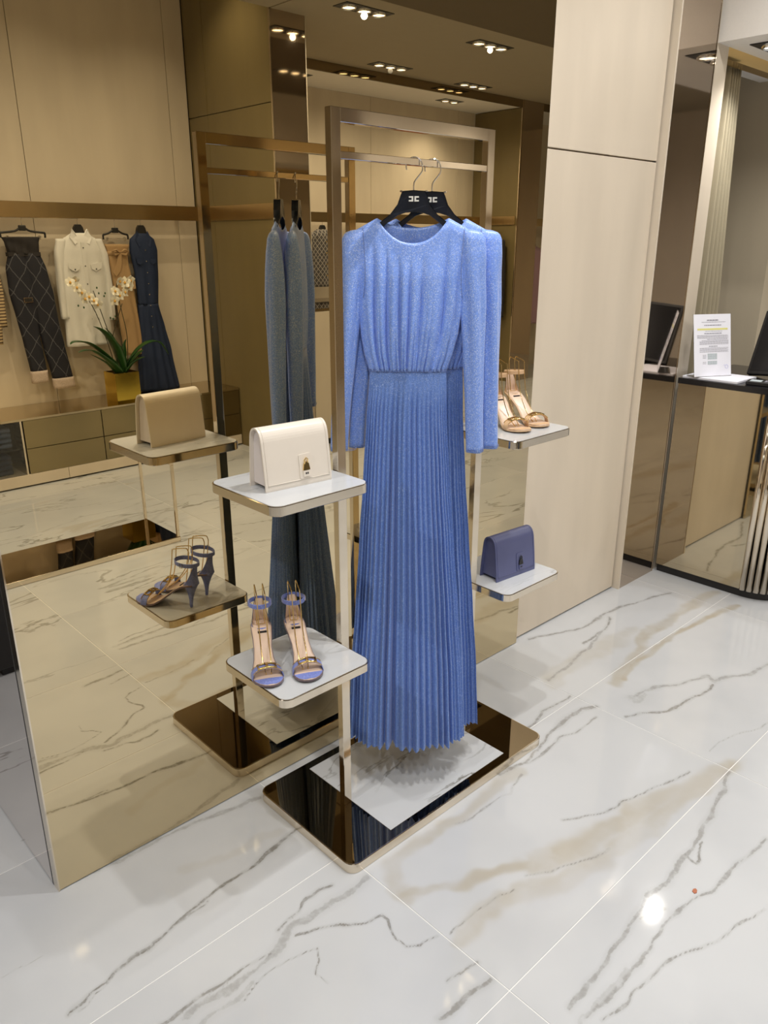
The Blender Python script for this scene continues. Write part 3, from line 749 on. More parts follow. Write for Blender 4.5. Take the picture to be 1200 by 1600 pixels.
def make_dress(label, loc, dff, dbb, seed):
    t = thing('pleated_evening_dress', label, 'dress', loc, ANG, 'blue evening dresses on the rack')
    rnd = random.Random(seed)
    # ---------------- bodice
    ZW = 1.347
    side = [(1.705, .152, -.002), (1.65, .148, -.003), (1.58, .142, -.005), (1.52, .141, -.006), (1.45, .134, -.008), (1.40, .124, -.010), (ZW, .1075, -.0115)]
    ns, nt = 120, 46
    fo = [rnd.uniform(-.25, .25) for _ in range(40)]
    def sheet(front):
        loops = []
        for j in range(nt+1):
            tt = j/nt; row = []
            for i in range(ns+1):
                s = -1 + 2*i/ns
                a = abs(s)
                # top edge
                u_t = s*0.152
                if a > 0.62:
                    zt = 1.746 - (a-0.62)/0.38*0.030
                else:
                    q = a/0.62
                    zt = (1.684 + 0.062*q**2.3) if front else (1.722 + 0.024*q**2.2)
                z = zt + (ZW - zt)*tt
                hw, c = interp(side, z)
                if z > 1.705: hw = .152
                u = c + s*hw
                d = (0.026 if front else 0.014)*(0.35+0.65*min(1, (1.76-z)/0.16))
                if z < 1.46: d *= 1 - 0.35*((1.46-z)/(1.46-ZW))
                prof = max(0.0, 1-a**2.6)**0.55
                # gathers: broad folds that split toward the waist
                big = ridge(s*3.7 + fo[0] + 0.32*math.sin(4.1*s+1) + 0.2*math.sin(9*s)*tt)
                mid = ridge(s*8.5 + fo[1] + 0.35*math.sin(5*s) + .2*math.sin(13*s+2))
                fin = ridge(s*17 + fo[2] + 0.3*math.sin(7*s))
                k1 = max(0, tt-0.12)/0.88
                edge = min(1, (1-a)*6)
                fold = edge*(0.024*math.sin(math.pi*min(1, k1*0.95))**0.9*(big-0.62) + 0.0165*max(0, tt-.42)/.58*(mid-0.6) + 0.0085*max(0, tt-.70)/.30*(fin-0.6))
                if not front: fold *= 0.5
                w = d*prof + fold*(1 if front else .6)
                if a > 0.52:                                   # shoulder seam: front and back meet on top
                    g = min(1, (a-0.52)/0.10); h = min(1, tt/0.05); h = h*h*(3-2*h)
                    w *= 1 - g*(1-h)
                if front and tt > 0.9: w *= 1 - (tt-0.9)*1.2
                row.append((u, -w if front else max(w, 0.0), z))
            loops.append(row)
        return loops
    b = B()
    b.loft(sheet(True), False); b.loft(sheet(False), False)
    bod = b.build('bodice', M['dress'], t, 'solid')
    # ---------------- skirt
    prof = [(ZW, -.118, .096), (1.31, -.120, .098), (1.217, -.128, .101), (1.03, -.139, .114), (.83, -.152, .131), (.61, -.166, .150), (.39, -.182, .168), (.165, -.192, .180)]
    NP = 50; na = NP*10; nz = 60
    jit = [rnd.uniform(-.3, .3) for _ in range(NP)]
    amp = [rnd.uniform(.65, 1.35) for _ in range(NP)]
    deep = [rnd.random() < 0.34 for _ in range(NP)]
    hemj = [rnd.uniform(-.003, .003) for _ in range(NP)]
    loops = []
    for j in range(nz+1):
        tt = j/nz
        row = []
        z0 = ZW + (0.168-ZW)*tt
        ul, ur = interp(prof, z0)
        c, hw = (ul+ur)/2, (ur-ul)/2
        df = 0.018 + (dff-0.018)*tt**1.1
        db = 0.012 + (dbb-0.012)*tt**1.1
        for i in range(na):
            f = i/10.0
            k = int(f); fr = f-k
            ph = 2*math.pi*(f + tt*0.0)/NP
            cu, sn = math.cos(ph), math.sin(ph)
            # pleat: knife profile, deeper below, irregular
            tri = abs(((fr + jit[k]*0.25*tt) % 1.0)*2-1)
            tri = tri**0.6
            depth = (0.0055 + 0.0125*tt**0.6)*amp[k]*min(1, max(0, tt-.015)*12)
            slow = 0.046*tt**1.1*(ridge(f*9/NP + .1*math.sin(ph*3+seed) + .2*seed)-.6) + 0.026*tt**1.2*(ridge(f*21/NP+.15*math.sin(ph*5)+seed)-.6)
            if deep[k]: depth = max(depth, (0.010 + 0.030*tt)*amp[k]*min(1, max(0, tt-.03)*7))
            r = (tri-1.0)*depth*1.35 + 0.006*tt + slow*0.6
            sgn = 1 if sn < 0 else -1
            u = c + (hw + r*0.25)*cu
            w = (df if sn < 0 else db)*(abs(sn)**0.82)
            w += r*(0.35+0.65*abs(sn))*(1 if True else 0)
            if w < 0.002: w = 0.002*abs(sn)
            row.append((u, -w if sn < 0 else w, z0 + hemj[k]*tt**6 ))
        loops.append(row)
    b = B(); b.loft(loops, True)
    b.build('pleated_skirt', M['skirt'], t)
    # waist seam
    seam = []
    for i in range(64):
        ph = 2*math.pi*i/64
        seam.append((-.0115 + .1085*math.cos(ph), (-.0195 if math.sin(ph) < 0 else .013)*abs(math.sin(ph))**.75, ZW+.0015))
    b = B()
    b.loft([[(x*1.0, y, z+dz) for x, y, z in seam] for dz in (-.004, 0, .004)], True)
    b.build('waist_seam', M['lining'], t)
    # ---------------- sleeves
    for s in (-1, 1):
        tab = [(1.718, .140, .006, .002), (1.715, .146, .020, .008), (1.709, .154, .028, .013), (1.694, .158, .0305, .018), (1.65, .160, .031, .023), (1.60, .161, .031, .026), (1.52, .165, .030, .027), (1.40, .170, .027, .026), (1.25, .177, .0245, .024), (1.115, .184, .0235, .021)]
        loops = []; n = 44; nz = 54
        for j in range(nz+1):
            q = j/nz
            z = 1.718 - 0.603*(q**1.35)
            c, hu, hwid = interp(tab, z)
            if s < 0: c += 0.024*min(1, max(0, 1.66-z)/.45)
            row = []
            for i in range(n):
                a = 2*math.pi*i/n
                fold = 1 + 0.16*math.sin(a*4 + seed + z*3)*min(1, max(0, (1.70-z)*6)) * (0.7+0.3*math.sin(z*9)) + 0.10*max(0, math.cos(a*2+1.2))*math.exp(-((z-1.66)/.05)**2)
                row.append((s*c + hu*math.cos(a)*fold, 0.002 + hwid*math.sin(a)*fold, z))
            loops.append(row)
        b = B(); b.loft(loops, True, True, False)
        sl = b.build('sleeve', M['dress'], t, 'solid')
        B().tube([p[:] for p in smooth_path([(s*.134, -.006, 1.722), (s*.130, -.0225, 1.68), (s*.127, -.0285, 1.63), (s*.128, -.0275, 1.58), (s*.133, -.020, 1.545)], 4)], .0009, 5).build('armhole_seam', M['lining'], sl)
        c, hu, hwid = interp(tab, 1.115)
        for zc in (1.124, 1.120):
            b = B()
            b.tube([(s*(c) + (hu+.0006)*1.05*math.cos(a), 0.002+(hwid+.0006)*1.04*math.sin(a), zc) for a in [2*math.pi*i/36 for i in range(37)]], 0.0007, 5, False)
            b.build('cuff_stitch', M['lining'], sl)
    return t
HX1, HX2, HY = 1.057, 1.126, -0.2957
make_dress('blue shimmer pleated dress hanging in front, nearest the cream handbag', (HX1, HY, 0), 0.105, 0.012, 3)
make_dress('second blue shimmer pleated dress, half hidden behind the front one', (HX2, HY, 0), 0.014, 0.100, 8)
dress_hanger('dress_hanger', 'dark navy hanger with full silver emblem holding the front blue dress', (HX1, HY, 1.8925), ANG, group='navy dress hangers')
dress_hanger('dress_hanger', 'dark navy hanger partly covered, holding the rear blue dress', (HX2, HY, 1.8925), ANG, group='navy dress hangers')

# ================================================================ HANDBAGS
def handbag(label, loc, rz, m_out, m_in, m_lock):
    W2, Hh = 0.096, 0.152
    t = thing('handbag', label, 'handbag', loc, rz, 'flap handbags on the shelves')
    prof = [(-.041, .0), (-.041, .012), (-.036, .06), (-.030, .105), (-.026, .128), (-.018, .144), (-.006, .152), (.008, .152), (.020, .145), (.027, .130), (.031, .10), (.036, .05), (.039, .010), (.039, .0)]
    sm = [p[:] for p in smooth_path([(a, 0, c) for a, c in prof], 3)]
    sm = [(a, c) for a, _, c in sm]
    # gusset / inner body
    b = B()
    inner = [(a*0.86, 0.003 + c*0.955) for a, c in sm]
    inner = [(a, max(c, 0.010)) for a, c in inner]
    lp = lambda x: [(x, a, c) for a, c in inner]
    b.loft([lp(-W2+.010), lp(W2-.010)], True, True, True, smooth=False)
    b.build('body', m_in, t)
    # wrapped outer leather (back, top and front flap)
    def off(th):
        out = []
        for i, (a, c) in enumerate(sm):
            p, q = sm[max(i-1, 0)], sm[min(i+1, len(sm)-1)]
            tx, tz = q[0]-p[0], q[1]-p[1]; l = math.hypot(tx, tz)
            out.append((a + tz/l*th, c - tx/l*th))
        return out
    o, i_ = sm, off(0.0042)
    ring = o + i_[::-1]
    b = B()
    xs = [(-W2, .985), (-W2+.002, 1.0), (W2-.002, 1.0), (W2, .985)]
    b.loft([[(x, a*k, c) for a, c in ring] for x, k in xs], True, True, True, smooth=False)
    fl = b.build('flap', m_out, t)
    # piping lines near the edges and along the bottom
    frontf = [(a-.0006, c) for a, c in sm if a < 0 and c > .012]
    for s in (-1, 1):
        B().tube([(s*(W2-.007), a, c) for a, c in frontf], 0.0007, 5).build('stitch', m_out, fl)
    B().tube([(-W2+.007, -.0412, .016), (W2-.007, -.0412, .016)], 0.0011, 6).build('stitch', m_out, fl)
    # lock patch, padlock
    cx, cz = 0.020, 0.048
    ya = lambda z: -.041 + (z-.012)*0.104
    b = B()
    pts = rrect(cx-.018, cx+.018, cz-.031, cz+.031, .005, 4)
    b.loft([[(x, ya(z)-d, z) for x, z in pts] for d in (0, .0018, .0022)], True, False, True, smooth=False)
    pa = b.build('lock_patch', m_out, t)
    b = B()
    pts = [(cx-.009, cz-.025), (cx+.009, cz-.025), (cx+.009, cz-.010), (cx-.009, cz-.010)]
    b.loft([[(x, ya(z)-d, z) for x, z in pts] for d in (.002, .006)], True, True, True, smooth=False)
    b.build('lock_plate', m_lock[1], pa)
    b = B()
    pts = [(cx-.010, cz-.009), (cx+.010, cz-.009), (cx+.007, cz+.008), (cx+.001, cz+.012), (cx-.007, cz+.006)]
    b.loft([[(x, ya(z)-d, z) for x, z in pts] for d in (.002, .0065)], True, True, True, smooth=False)
    b.tube([(cx-.005, ya(cz)-.0045, cz+.006), (cx-.005, ya(cz)-.0045, cz+.016), (cx, ya(cz)-.0045, cz+.022), (cx+.004, ya(cz)-.0045, cz+.018), (cx+.0045, ya(cz)-.0045, cz+.008)], .0018, 6)
    b.build('padlock', m_lock[0], pa)
    b = B()
    for k in (-1, 1):
        b.box(cx+k*.0026-.0017, cx+k*.0026+.0017, ya(cz-.016)-.0068, ya(cz-.016)-.0058, cz-.0195, cz-.0145)
    b.build('emblem', M['blackmat'], pa)
    return t
handbag('cream leather flap handbag with gold padlock on the upper left shelf', (0.622, -0.302, 1.1141), math.radians(-5), M['cream'], M['cream_in'], (M['gold'], M['cream']))
handbag('periwinkle blue leather flap handbag with dark padlock on the lower right shelf', (1.522, -0.315, 0.6001), math.radians(-5), M['blue_leather'], M['blue_leather'], (M['black'], M['blue_leather']))

# ================================================================ SANDALS
SOLE = [(a, b, c*1.10) for a, b, c in [(-.018, .083, .012), (-.012, .083, .020), (0.0, .082, .0255), (.02, .077, .0265), (.045, .063, .0245), (.07, .043, .0225), (.095, .023, .0250), (.12, .0085, .0315), (.14, .0042, .0365), (.16, .0036, .0375), (.178, .0042, .034), (.192, .0052, .026), (.201, .0060, .015), (.205, .0064, .003)]]
def sole_at(x):
    for p, q in zip(SOLE[:-1], SOLE[1:]):
        if x <= q[0]:
            f = (x-p[0])/(q[0]-p[0]); return p[1]+(q[1]-p[1])*f, p[2]+(q[2]-p[2])*f
    return SOLE[-1][1:]
def sandal(label, toe, heel, z, m_up, m_in, m_edge, side, group):
    d = Vector((toe[0]-heel[0], toe[1]-heel[1], 0)); rz = math.atan2(d.y, d.x)
    t = thing('heeled_sandal', label, 'sandal', (heel[0], heel[1], z), rz, group)
    def plank(k, z0, z1):
        loops = []
        for x, zc, hw in SOLE:
            y0 = side*0.006*max(0, math.sin((x-.03)/.17*math.pi)) if x > .03 else 0
            h = hw*k
            loops.append([(x, y0+h*a, zc + (z1 if abs(a) < .9 else z1-.0012)) for a in (-1, -.8, -.3, .3, .8, 1)] + [(x, y0+h*a, zc+z0) for a in (1, .5, -.5, -1)])
        return loops
    B().loft(plank(1.0, -.0036, .0022), True, True, True, False).build('sole', m_edge, t)
    B().loft(plank(0.93, .0018, .0036), True, True, True, True).build('insole', m_in, t)
    # blue toe part of the footbed
    b = B(); loops = []
    for x in (.168, .176, .184, .192, .198, .2025):
        zc, hw = sole_at(x)
        y0 = side*0.006*max(0, math.sin((x-.03)/.17*math.pi))
        loops.append([(x, y0+hw*.95*a, zc+.0048-.001*abs(a)) for a in (-1, -.6, 0, .6, 1)])
    b.loft(loops, False); b.build('toe_bed', m_up, t)
    # heel
    b = B(); loops = []
    for q in range(9):
        f = q/8; zz = .080*(1-f); r = .0195*(1-f)**2.2 + .0052; cx = .002 + .006*f
        loops.append([(cx + r*1.0*math.cos(a), r*.92*math.sin(a), zz) for a in [2*math.pi*k/14 for k in range(14)]])
    b.loft(loops, True, True, True); b.build('stiletto_heel', m_up, t)
    # heel counter rising to the ankle strap
    b = B(); outer = []; inner = []
    for q in range(11):
        f = q/10; zz = .080 + f*.070
        span = math.radians(122 - 96*f**0.7)
        R = .0275 - .004*math.sin(f*math.pi) - .001*f
        cx = .004 - .002*f
        ro, ri = [], []
        for k in range(15):
            a = math.pi - span + 2*span*k/14
            ro.append((cx + (R)*math.cos(a), (R*.96)*math.sin(a), zz)); ri.append((cx + (R-.0018)*math.cos(a), (R-.0018)*.96*math.sin(a), zz))
        outer.append(ro); inner.append(ri)
    b.loft(outer, False); hc = b.build('heel_counter', m_up, t)
    b = B(); b.loft(inner, False); b.build('counter_lining', m_in, hc)
    # ankle strap
    b = B(); loops = []
    for k in range(33):
        a = 2*math.pi*k/32
        x, y = .010 + .038*math.cos(a), .030*math.sin(a)
        zc = .152 + .004*math.cos(a)
        nx, ny = math.cos(a), math.sin(a)
        loops.append([(x, y, zc-.0068), (x+nx*.002, y+ny*.002, zc-.0055), (x+nx*.002, y+ny*.002, zc+.0055), (x, y, zc+.0068), (x-nx*.0006, y-ny*.0006, zc)])
    b.loft(loops, True, False, False, False)
    st = b.build('ankle_strap', m_up, t)
    b = B(); yb = side*.033
    b.tube([(.006, yb, .145), (.016, yb, .145), (.016, yb, .159), (.006, yb, .159), (.006, yb, .145)], .0011, 6)
    b.build('buckle', M['gold'] if m_up is M['nude'] else M['chrome'], st)
    # toe strap with gold links
    b = B(); arc = []
    for x, wd in ((.142, 0), (.164, 1)):
        row_o, row_i = [], []
        for k in range(21):
            a = math.pi*k/20
            zc, hw = sole_at(x)
            y0 = side*.006*max(0, math.sin((x-.03)/.17*math.pi))
            row_o.append((x - .004*math.sin(a), y0 + (hw+.0015)*math.cos(a), zc + .030*math.sin(a)**.8)); row_i.append((x - .004*math.sin(a), y0 + (hw-.0004)*math.cos(a), zc + .028*math.sin(a)**.8))
        arc.append((row_o, row_i))
    b.loft([arc[0][0], arc[1][0], arc[1][1], arc[0][1], arc[0][0]], False, smooth=False)
    ts = b.build('toe_strap', m_up, t)
    b = B()
    for ki, (a0, a1) in enumerate(((58, 88), (92, 122))):
        pts = []
        for xx, aa in ((.144, a0), (.162, a0), (.162, a1), (.144, a1), (.144, a0)):
            a = math.radians(aa); zc, hw = sole_at(xx); y0 = side*.006*max(0, math.sin((xx-.03)/.17*math.pi))
            pts.append((xx-.004*math.sin(a), y0+(hw+.003)*math.cos(a), zc+.0325*math.sin(a)**.8))
        b.tube(pts, .0032, 6)
    b.build('gold_links', M['gold'], ts)
    b = B()
    for xx in (.141, .165):
        pts = []
        for k in range(3, 18):
            a = math.pi*k/20; zc, hw = sole_at(xx); y0 = side*.006*max(0, math.sin((xx-.03)/.17*math.pi))
            pts.append((xx-.004*math.sin(a), y0+(hw+.002)*math.cos(a), zc+.0312*math.sin(a)**.8))
        b.tube(pts, .0013, 5)
    b.build('edge_piping', M['gold'], ts)
    zc, hw = sole_at(.03)
    B().box(.030, .036, -.012, .012, zc+.0002, zc+.0040).build('sole_label', M['blackmat'], t)
    # wire support, a thing of its own
    ws = thing('wire_shoe_support', 'gold wire support inside the ' + label.replace(' heeled', '').replace(' of the pair', ''), 'shoe support', (heel[0], heel[1], z), rz, group + ' supports')
    for s in (-1, 1):
        y = s*.011
        path = [(.150, y*.6, .0085), (.118, y, .032), (.075, y, .085), (.058, y, .145), (.052, y, .186), (.046, y, .194), (.004, y, .202), (-.004, y, .196), (-.006, y, .180), (.004, y, .125), (.012, y, .0875)]
        B().tube([p[:] for p in smooth_path(path, 3)], .0015, 6).build('wire', M['gold'], ws)
    B().tube([(.012, -.011, .088), (.012, .011, .088)], .0011, 6).build('crossbar', M['gold'], ws)
    return t
G1 = 'blue sandals on the lower left shelf'; G2 = 'nude sandals on the upper right shelf'
sandal('left blue heeled sandal of the pair, nearer the shelf corner', (0.487, -0.366), (0.582, -0.186), 0.6036, M['shoe_blue'], M['insole'], M['sole'], -1, G1)
sandal('right blue heeled sandal of the pair, nearer the upright', (0.578, -0.408), (0.663, -0.229), 0.6036, M['shoe_blue'], M['insole'], M['sole'], 1, G1)
sandal('nude heeled sandal beside the blue sleeve', (1.478, -0.388), (1.552, -0.200), 1.1176, M['nude'], M['insole'], M['nude'], -1, G2)
sandal('nude heeled sandal at the outer shelf end', (1.578, -0.385), (1.646, -0.196), 1.1176, M['nude'], M['insole'], M['nude'], 1, G2)

# ================================================================ SERVICE COUNTER
ct = thing('service_counter', 'bronze mirrored service counter with fluted rounded end and black top', 'counter', (3.225, -0.02, 0))
def C_(b): return b.xf(Matrix.Translation((-3.225, 0.02, 0)))
CX0, CX1, CYE, CR = 3.228, 3.85, -0.67, 0.20
def cprof(d, ext=0.0):
    """plan outline of the counter inset by d (rounded outer corner toward the aisle)"""
    x0, ye, r = CX0 + d, CYE + d, CR - d
    pts = [(CX1, -0.022), (x0, -0.022)]
    for k in range(13):
        a = math.radians(180 + 90*k/12)
        pts.append((x0 + r + r*math.cos(a), ye + r + r*math.sin(a)))
    pts.append((CX1, ye))
    return pts
C_(B().prism(cprof(0.018), 0.0, 0.045)).build('plinth', M['blackmat'], ct)
C_(B().prism(cprof(0.012), 0.045, 1.02)).build('carcass', M['blackmat'], ct)
C_(B().box(CX0, CX0+.011, -0.470, -0.0225, 0.045, 1.02)).build('front_panel', M['mirror_side'], ct)
# flutes around the corner
nfl = 15; rr = CR; flute_me = None
for k in range(nfl):
    if k < 10:
        a = math.radians(180 + 90*(k+.5)/10); cx, cy = CX0 + CR + CR*math.cos(a), CYE + CR + CR*math.sin(a)
    else:
        a = math.radians(270); cx, cy = CX0 + CR + (k-9.5)*.031, CYE
    if flute_me is None:
        o = B().lathe([(.0158, .046), (.0158, 1.018)], 12, (0, 0, 0), True).build('flute', M['bronze'], ct); flute_me = o
    else:
        o = flute_me.copy(); COL.objects.link(o)
    o.location = (cx - 3.225, cy + 0.02, 0)
tp = [(x, y) for x, y in cprof(-0.012)]
tp[0] = (CX1, -0.0215); tp[1] = (CX0-.008, -0.0215)
C_(B().prism(tp, 1.0205, 1.048)).build('counter_top', M['black'], ct)

# papers, notice, monitor, keyboard on the counter
pad = thing('paper_pad', 'stack of white paper pads lying on the counter under the notice', 'paper pad', (3.34, -0.19, 1.0485), 0)
B().bbox(-.105, .12, -.115, .155, 0, .010, .0008, 1).build('pad', M['paper'], pad)
B().bbox(-.100, .11, -.110, .150, .0102, .0112, .0003, 1).build('cover_sheet', M['paper'], pad)
B().box(-.103, .118, -.113, .153, -.0004, .0004).build('board', M['ink'], pad)
doc = thing('notice_stand', 'printed white notice in an upright clear holder on the counter', 'notice', (3.301, -0.157, 1.0605), math.radians(61.4))
def D(b): return b.xf(Matrix.Rotation(math.radians(13), 4, 'Y'))
D(B().box(.0012, .0026, -.106, .106, .0, .302)).build('clear_holder', M['glass'], doc)
B().box(.0030, .06, -.106, .106, .0004, .0018).build('holder_foot', M['glass'], doc)
sheet_o = D(B().box(0, .0008, -.104, .104, .002, .300)).build('sheet', M['paper'], doc)
def printed(rows, m, name):
    b = B()
    for y0, y1, z0, z1 in rows: b.box(-.0006, .0001, -y1, -y0, z0, z1)   # y flipped: text reads from -x side
    D(b).build(name, m, sheet_o)
# seen from -x, left is +y: build in (left..right) = (-.104..+.104) and flip
r_ = random.Random(5)
rows = []
def line(zc, a, b_, h=.0022):
    x = a
    while x < b_:
        w = r_.uniform(.006, .016); rows.append((x, min(x+w, b_), zc-h/2, zc+h/2)); x += w + .002
line(.271, -.030, .034, .0055); line(.262, -.06, .075, .0018); line(.247, -.045, .05, .004); 
for zz in (.218,): line(zz, -.04, .055, .0016)
line(.208, -.045, .052, .004)
for k in range(4): line(.199-.0045*k, -.085, .088, .0014)
line(.180, -.03, .085, .002)
for k in range(5): line(.174-.0045*k, -.072 if k else -.06, .09, .0014)
line(.146, -.02, .028, .0035)
for k in range(5): line(.138-.0048*k, -.072, .085 if k % 2 else .09, .0014)
for k in range(3): line(.104-.007*k, -.055, -.036, .0018)
for k in range(2): line(.070-.007*k, -.055, -.036, .0018)
printed(rows, M['ink'], 'text_lines')
printed([(-.084, .086, .224, .2325)], M['yellow'], 'highlighted_line')
tb = []
for z0, z1 in ((.083, .112), (.058, .076)):
    for i in range(4):
        nr = 6 if z1 > .1 else 4
        for j in range(nr):
            h = (z1-z0)/nr
            tb.append((-.028+i*.0135, -.028+i*.0135+.0125, z0+j*h, z0+j*h+h*.78))
printed(tb, M['table_ink'], 'price_table')
b = B()
b.tube([(-.0004, -.079+.0085*math.cos(a), .045+.0085*math.sin(a)) for a in [2*math.pi*k/20 for k in range(21)]], .0007, 5)
b.tube([(-.0004, -.062, .052), (-.0004, -.068, .0535), (-.0004, -.074, .051), (-.0004, -.082, .056)], .0006, 5)
D(b).build('stamp', M['stamp'], sheet_o)
mon = thing('monitor', 'black tilted monitor at the right edge of the counter', 'monitor', (3.50, -0.42, 1.0487), 0)
Mt = Matrix.Translation((-.02, 0, .028)) @ Matrix.Rotation(math.radians(24), 4, 'Y') @ Matrix.Rotation(math.radians(-14), 4, 'Z')
B().bbox(0, .028, -.21, .20, .0, .33, .004, 2).xf(Mt).build('screen_housing', M['blackmat'], mon)
B().box(-.001, .0005, -.195, .185, .018, .315).xf(Mt).build('screen_glass', M['black'], mon)
B().bbox(.02, .17, -.08, .07, 0, .012, .003, 1).build('foot', M['blackmat'], mon)
B().tube([(.10, 0, .010), (.10, 0, .10), (.085, 0, .16)], .014, 10).build('neck', M['blackmat'], mon)
kb = thing('card_terminal', 'dark card terminal lying beside the monitor on the counter', 'card terminal', (3.30, -0.40, 1.0485), math.radians(10))
B().bbox(-.035, .035, -.07, .07, 0, .018, .003, 1).build('case', M['blackmat'], kb)
for i in range(3):
    for j in range(4):
        B().box(-.022+i*.016, -.022+i*.016+.012, -.06+j*.014, -.06+j*.014+.010, .018, .0195).build('key', M['ink'], kb)
B().box(-.025, .025, .005, .055, .018, .0188).build('display', M['table_ink'], kb)

# curtain
b = B(); loops = []
n = 90
for j in range(31):
    z = 2.500 - j/30*2.485
    q = j/30
    wide = 0.17 + 0.10*min(1, q*2.2)
    row = []
    for i in range(n+1):
        s = i/n
        x = 3.375 + .19 + s*wide - .19*(1-min(1, .35+.65*1))  
        y = 0.105 + .022*math.sin(s*2*math.pi*5.5 + .5*math.sin(q*3))*(0.75+.5*q) + .006*math.sin(s*31+q*4)
        row.append((x, y, z))
    loops.append(row)
b.loft(loops, False)
cu = thing('fitting_room_curtain', 'olive beige pleated curtain gathered at the fitting room jamb', 'curtain', (0, 0, 0))
cu.location = (3.65, 0.105, 0)
b.xf(Matrix.Translation((-3.65, -.105, 0))).build('cloth', M['curtain'], cu, 'solid')
B().box(-.085, .35, -.008, .008, 2.500, 2.512).build('curtain_track', M['blackmat'], cu)

# ================================================================ ALCOVE OPPOSITE THE MIRROR (seen in the reflection)
# ---- bronze hanging band
rail = thing('hanging_rail', 'wide brushed bronze hanging rail along the opposite wall', 'rail', (1.2, -4.24, 0))
B().bbox(-4.35, 1.93, -.012, .012, 1.845, 1.955, .002, 1).build('band', M['bronze_band'], rail)
for x in (-3.3, -1.6, 0.3, 1.75):
    B().box(x-.012, x+.012, -.108, -.012, 1.89, 1.914).build('bracket', M['bronze_band'], rail)
rail2 = thing('hanging_rail', 'dark bronze hanging rail in the deep alcove behind the rack', 'rail', (5.4, -4.75, 0))
B().bbox(-1.92, 1.99, -.012, .012, 1.87, 1.965, .002, 1).build('band', M['bronze_band'], rail2)
for x in (-1.5, 0.0, 1.6):
    B().box(x-.012, x+.012, -.198, -.012, 1.90, 1.924).build('bracket', M['bronze_band'], rail2)

# ---- low cabinet
cab = thing('low_cabinet', 'long low bronze drawer cabinet with mirrored top under the garments', 'cabinet', (1.2, -4.1, 0))
def K(b): return b.xf(Matrix.Translation((-1.2, 4.1, 0)))
CF = -3.852
K(B().box(-1.0, 3.15, -4.348, CF-.03, 0.0, 0.012)).build('shadow_base', M['blackmat'], cab)
for x0, x1 in ((-1.0, 0.3), (0.3, 1.62), (1.62, 3.15)):
    K(B().bbox(x0+.0015, x1-.0015, -4.348, CF, 0.012, 0.092, .001, 1)).build('plinth', M['beige'], cab)
K(B().box(1.335, 3.15, -4.348, CF-.018, 0.092, 0.485)).build('carcass', M['blackmat'], cab)
K(B().box(-1.0, 3.15, -4.348, CF+.004, 0.485, 0.500)).build('cabinet_top', M['mirror_side'], cab)
for x0, x1 in ((1.345, 1.917), (1.923, 2.53), (2.536, 3.148)):
    for z0, z1 in ((0.094, 0.276), (0.280, 0.482)):
        K(B().bbox(x0, x1, CF-.018, CF-.001, z0, z1, .001, 1)).build('drawer_front', M['drawer'], cab)
# glazed bay on the left
K(B().box(-1.0, 1.335, -4.348, -4.33, 0.092, 0.485)).build('back_panel', M['blackmat'], cab)
for x in (-1.0, 0.32, 1.322):
    K(B().box(x, x+.013, -4.33, CF-.002, 0.092, 0.485)).build('bay_side', M['bronze'], cab)
K(B().box(-0.987, 1.322, -4.33, CF-.02, 0.278, 0.288)).build('bay_shelf', M['glass'], cab)
for x0, x1 in ((-0.985, 0.318), (0.335, 1.320)):
    K(B().box(x0, x1, CF-.008, CF-.003, 0.096, 0.482)).build('glass_pane', M['glass'], cab)
def folded(label, x, z, m, n):
    t = thing('folded_jeans', label, 'jeans', (x, -4.05, z), 0, 'folded jeans in the glazed cabinet bay')
    for k in range(n):
        b = B(); loops = []
        for q in range(9):
            xx = -.15 + .30*q/8
            h = .034 + .004*math.sin(q*1.7+k)
            loops.append([(xx, -.12, k*.037+.002), (xx, .12, k*.037+.002), (xx, .135, k*.037+h*.5), (xx, .12, k*.037+h), (xx, -.12, k*.037+h)])
        b.loft(loops, True, True, True); b.build('fold', m, t)
folded('washed blue folded jeans on the upper glass shelf of the cabinet bay', 1.12, 0.290, M['denim_light'], 4)
folded('dark folded jeans at the bottom of the cabinet bay', 1.10, 0.0935, M['denim'], 4)

# ---- generic hanging garment shell
def shell(prof, folds=6, amp=.006, seed=1, nz=36, n=72, grow=1.0, cap=True):
    """prof: (z, xl, xr, depth) from top to bottom"""
    loops = []
    for j in range(nz+1):
        tt = j/nz
        z = prof[0][0] + (prof[-1][0]-prof[0][0])*tt
        xl, xr, d = interp(prof, z)
        c, hw = (xl+xr)/2, (xr-xl)/2
        row = []
        for i in range(n):
            a = 2*math.pi*i/n
            f = amp*tt**grow*math.sin(a*folds + seed + 1.5*math.sin(a*2+seed)) + .4*amp*math.sin(a*3+tt*7+seed)
            row.append((c + (hw + f*.5)*math.cos(a), (d + f)*math.copysign(abs(math.sin(a))**.8, math.sin(a)), z))
        loops.append(row)
    return B().loft(loops, True, cap, cap)
GY = -4.235
def garment(name, label, cat, x, y=GY):
    return thing(name, label, cat, (x, y, 0), 0, 'garments hanging on the wall rails')
def T(b, x): return b.xf(Matrix.Translation((-x, 0, 0)))

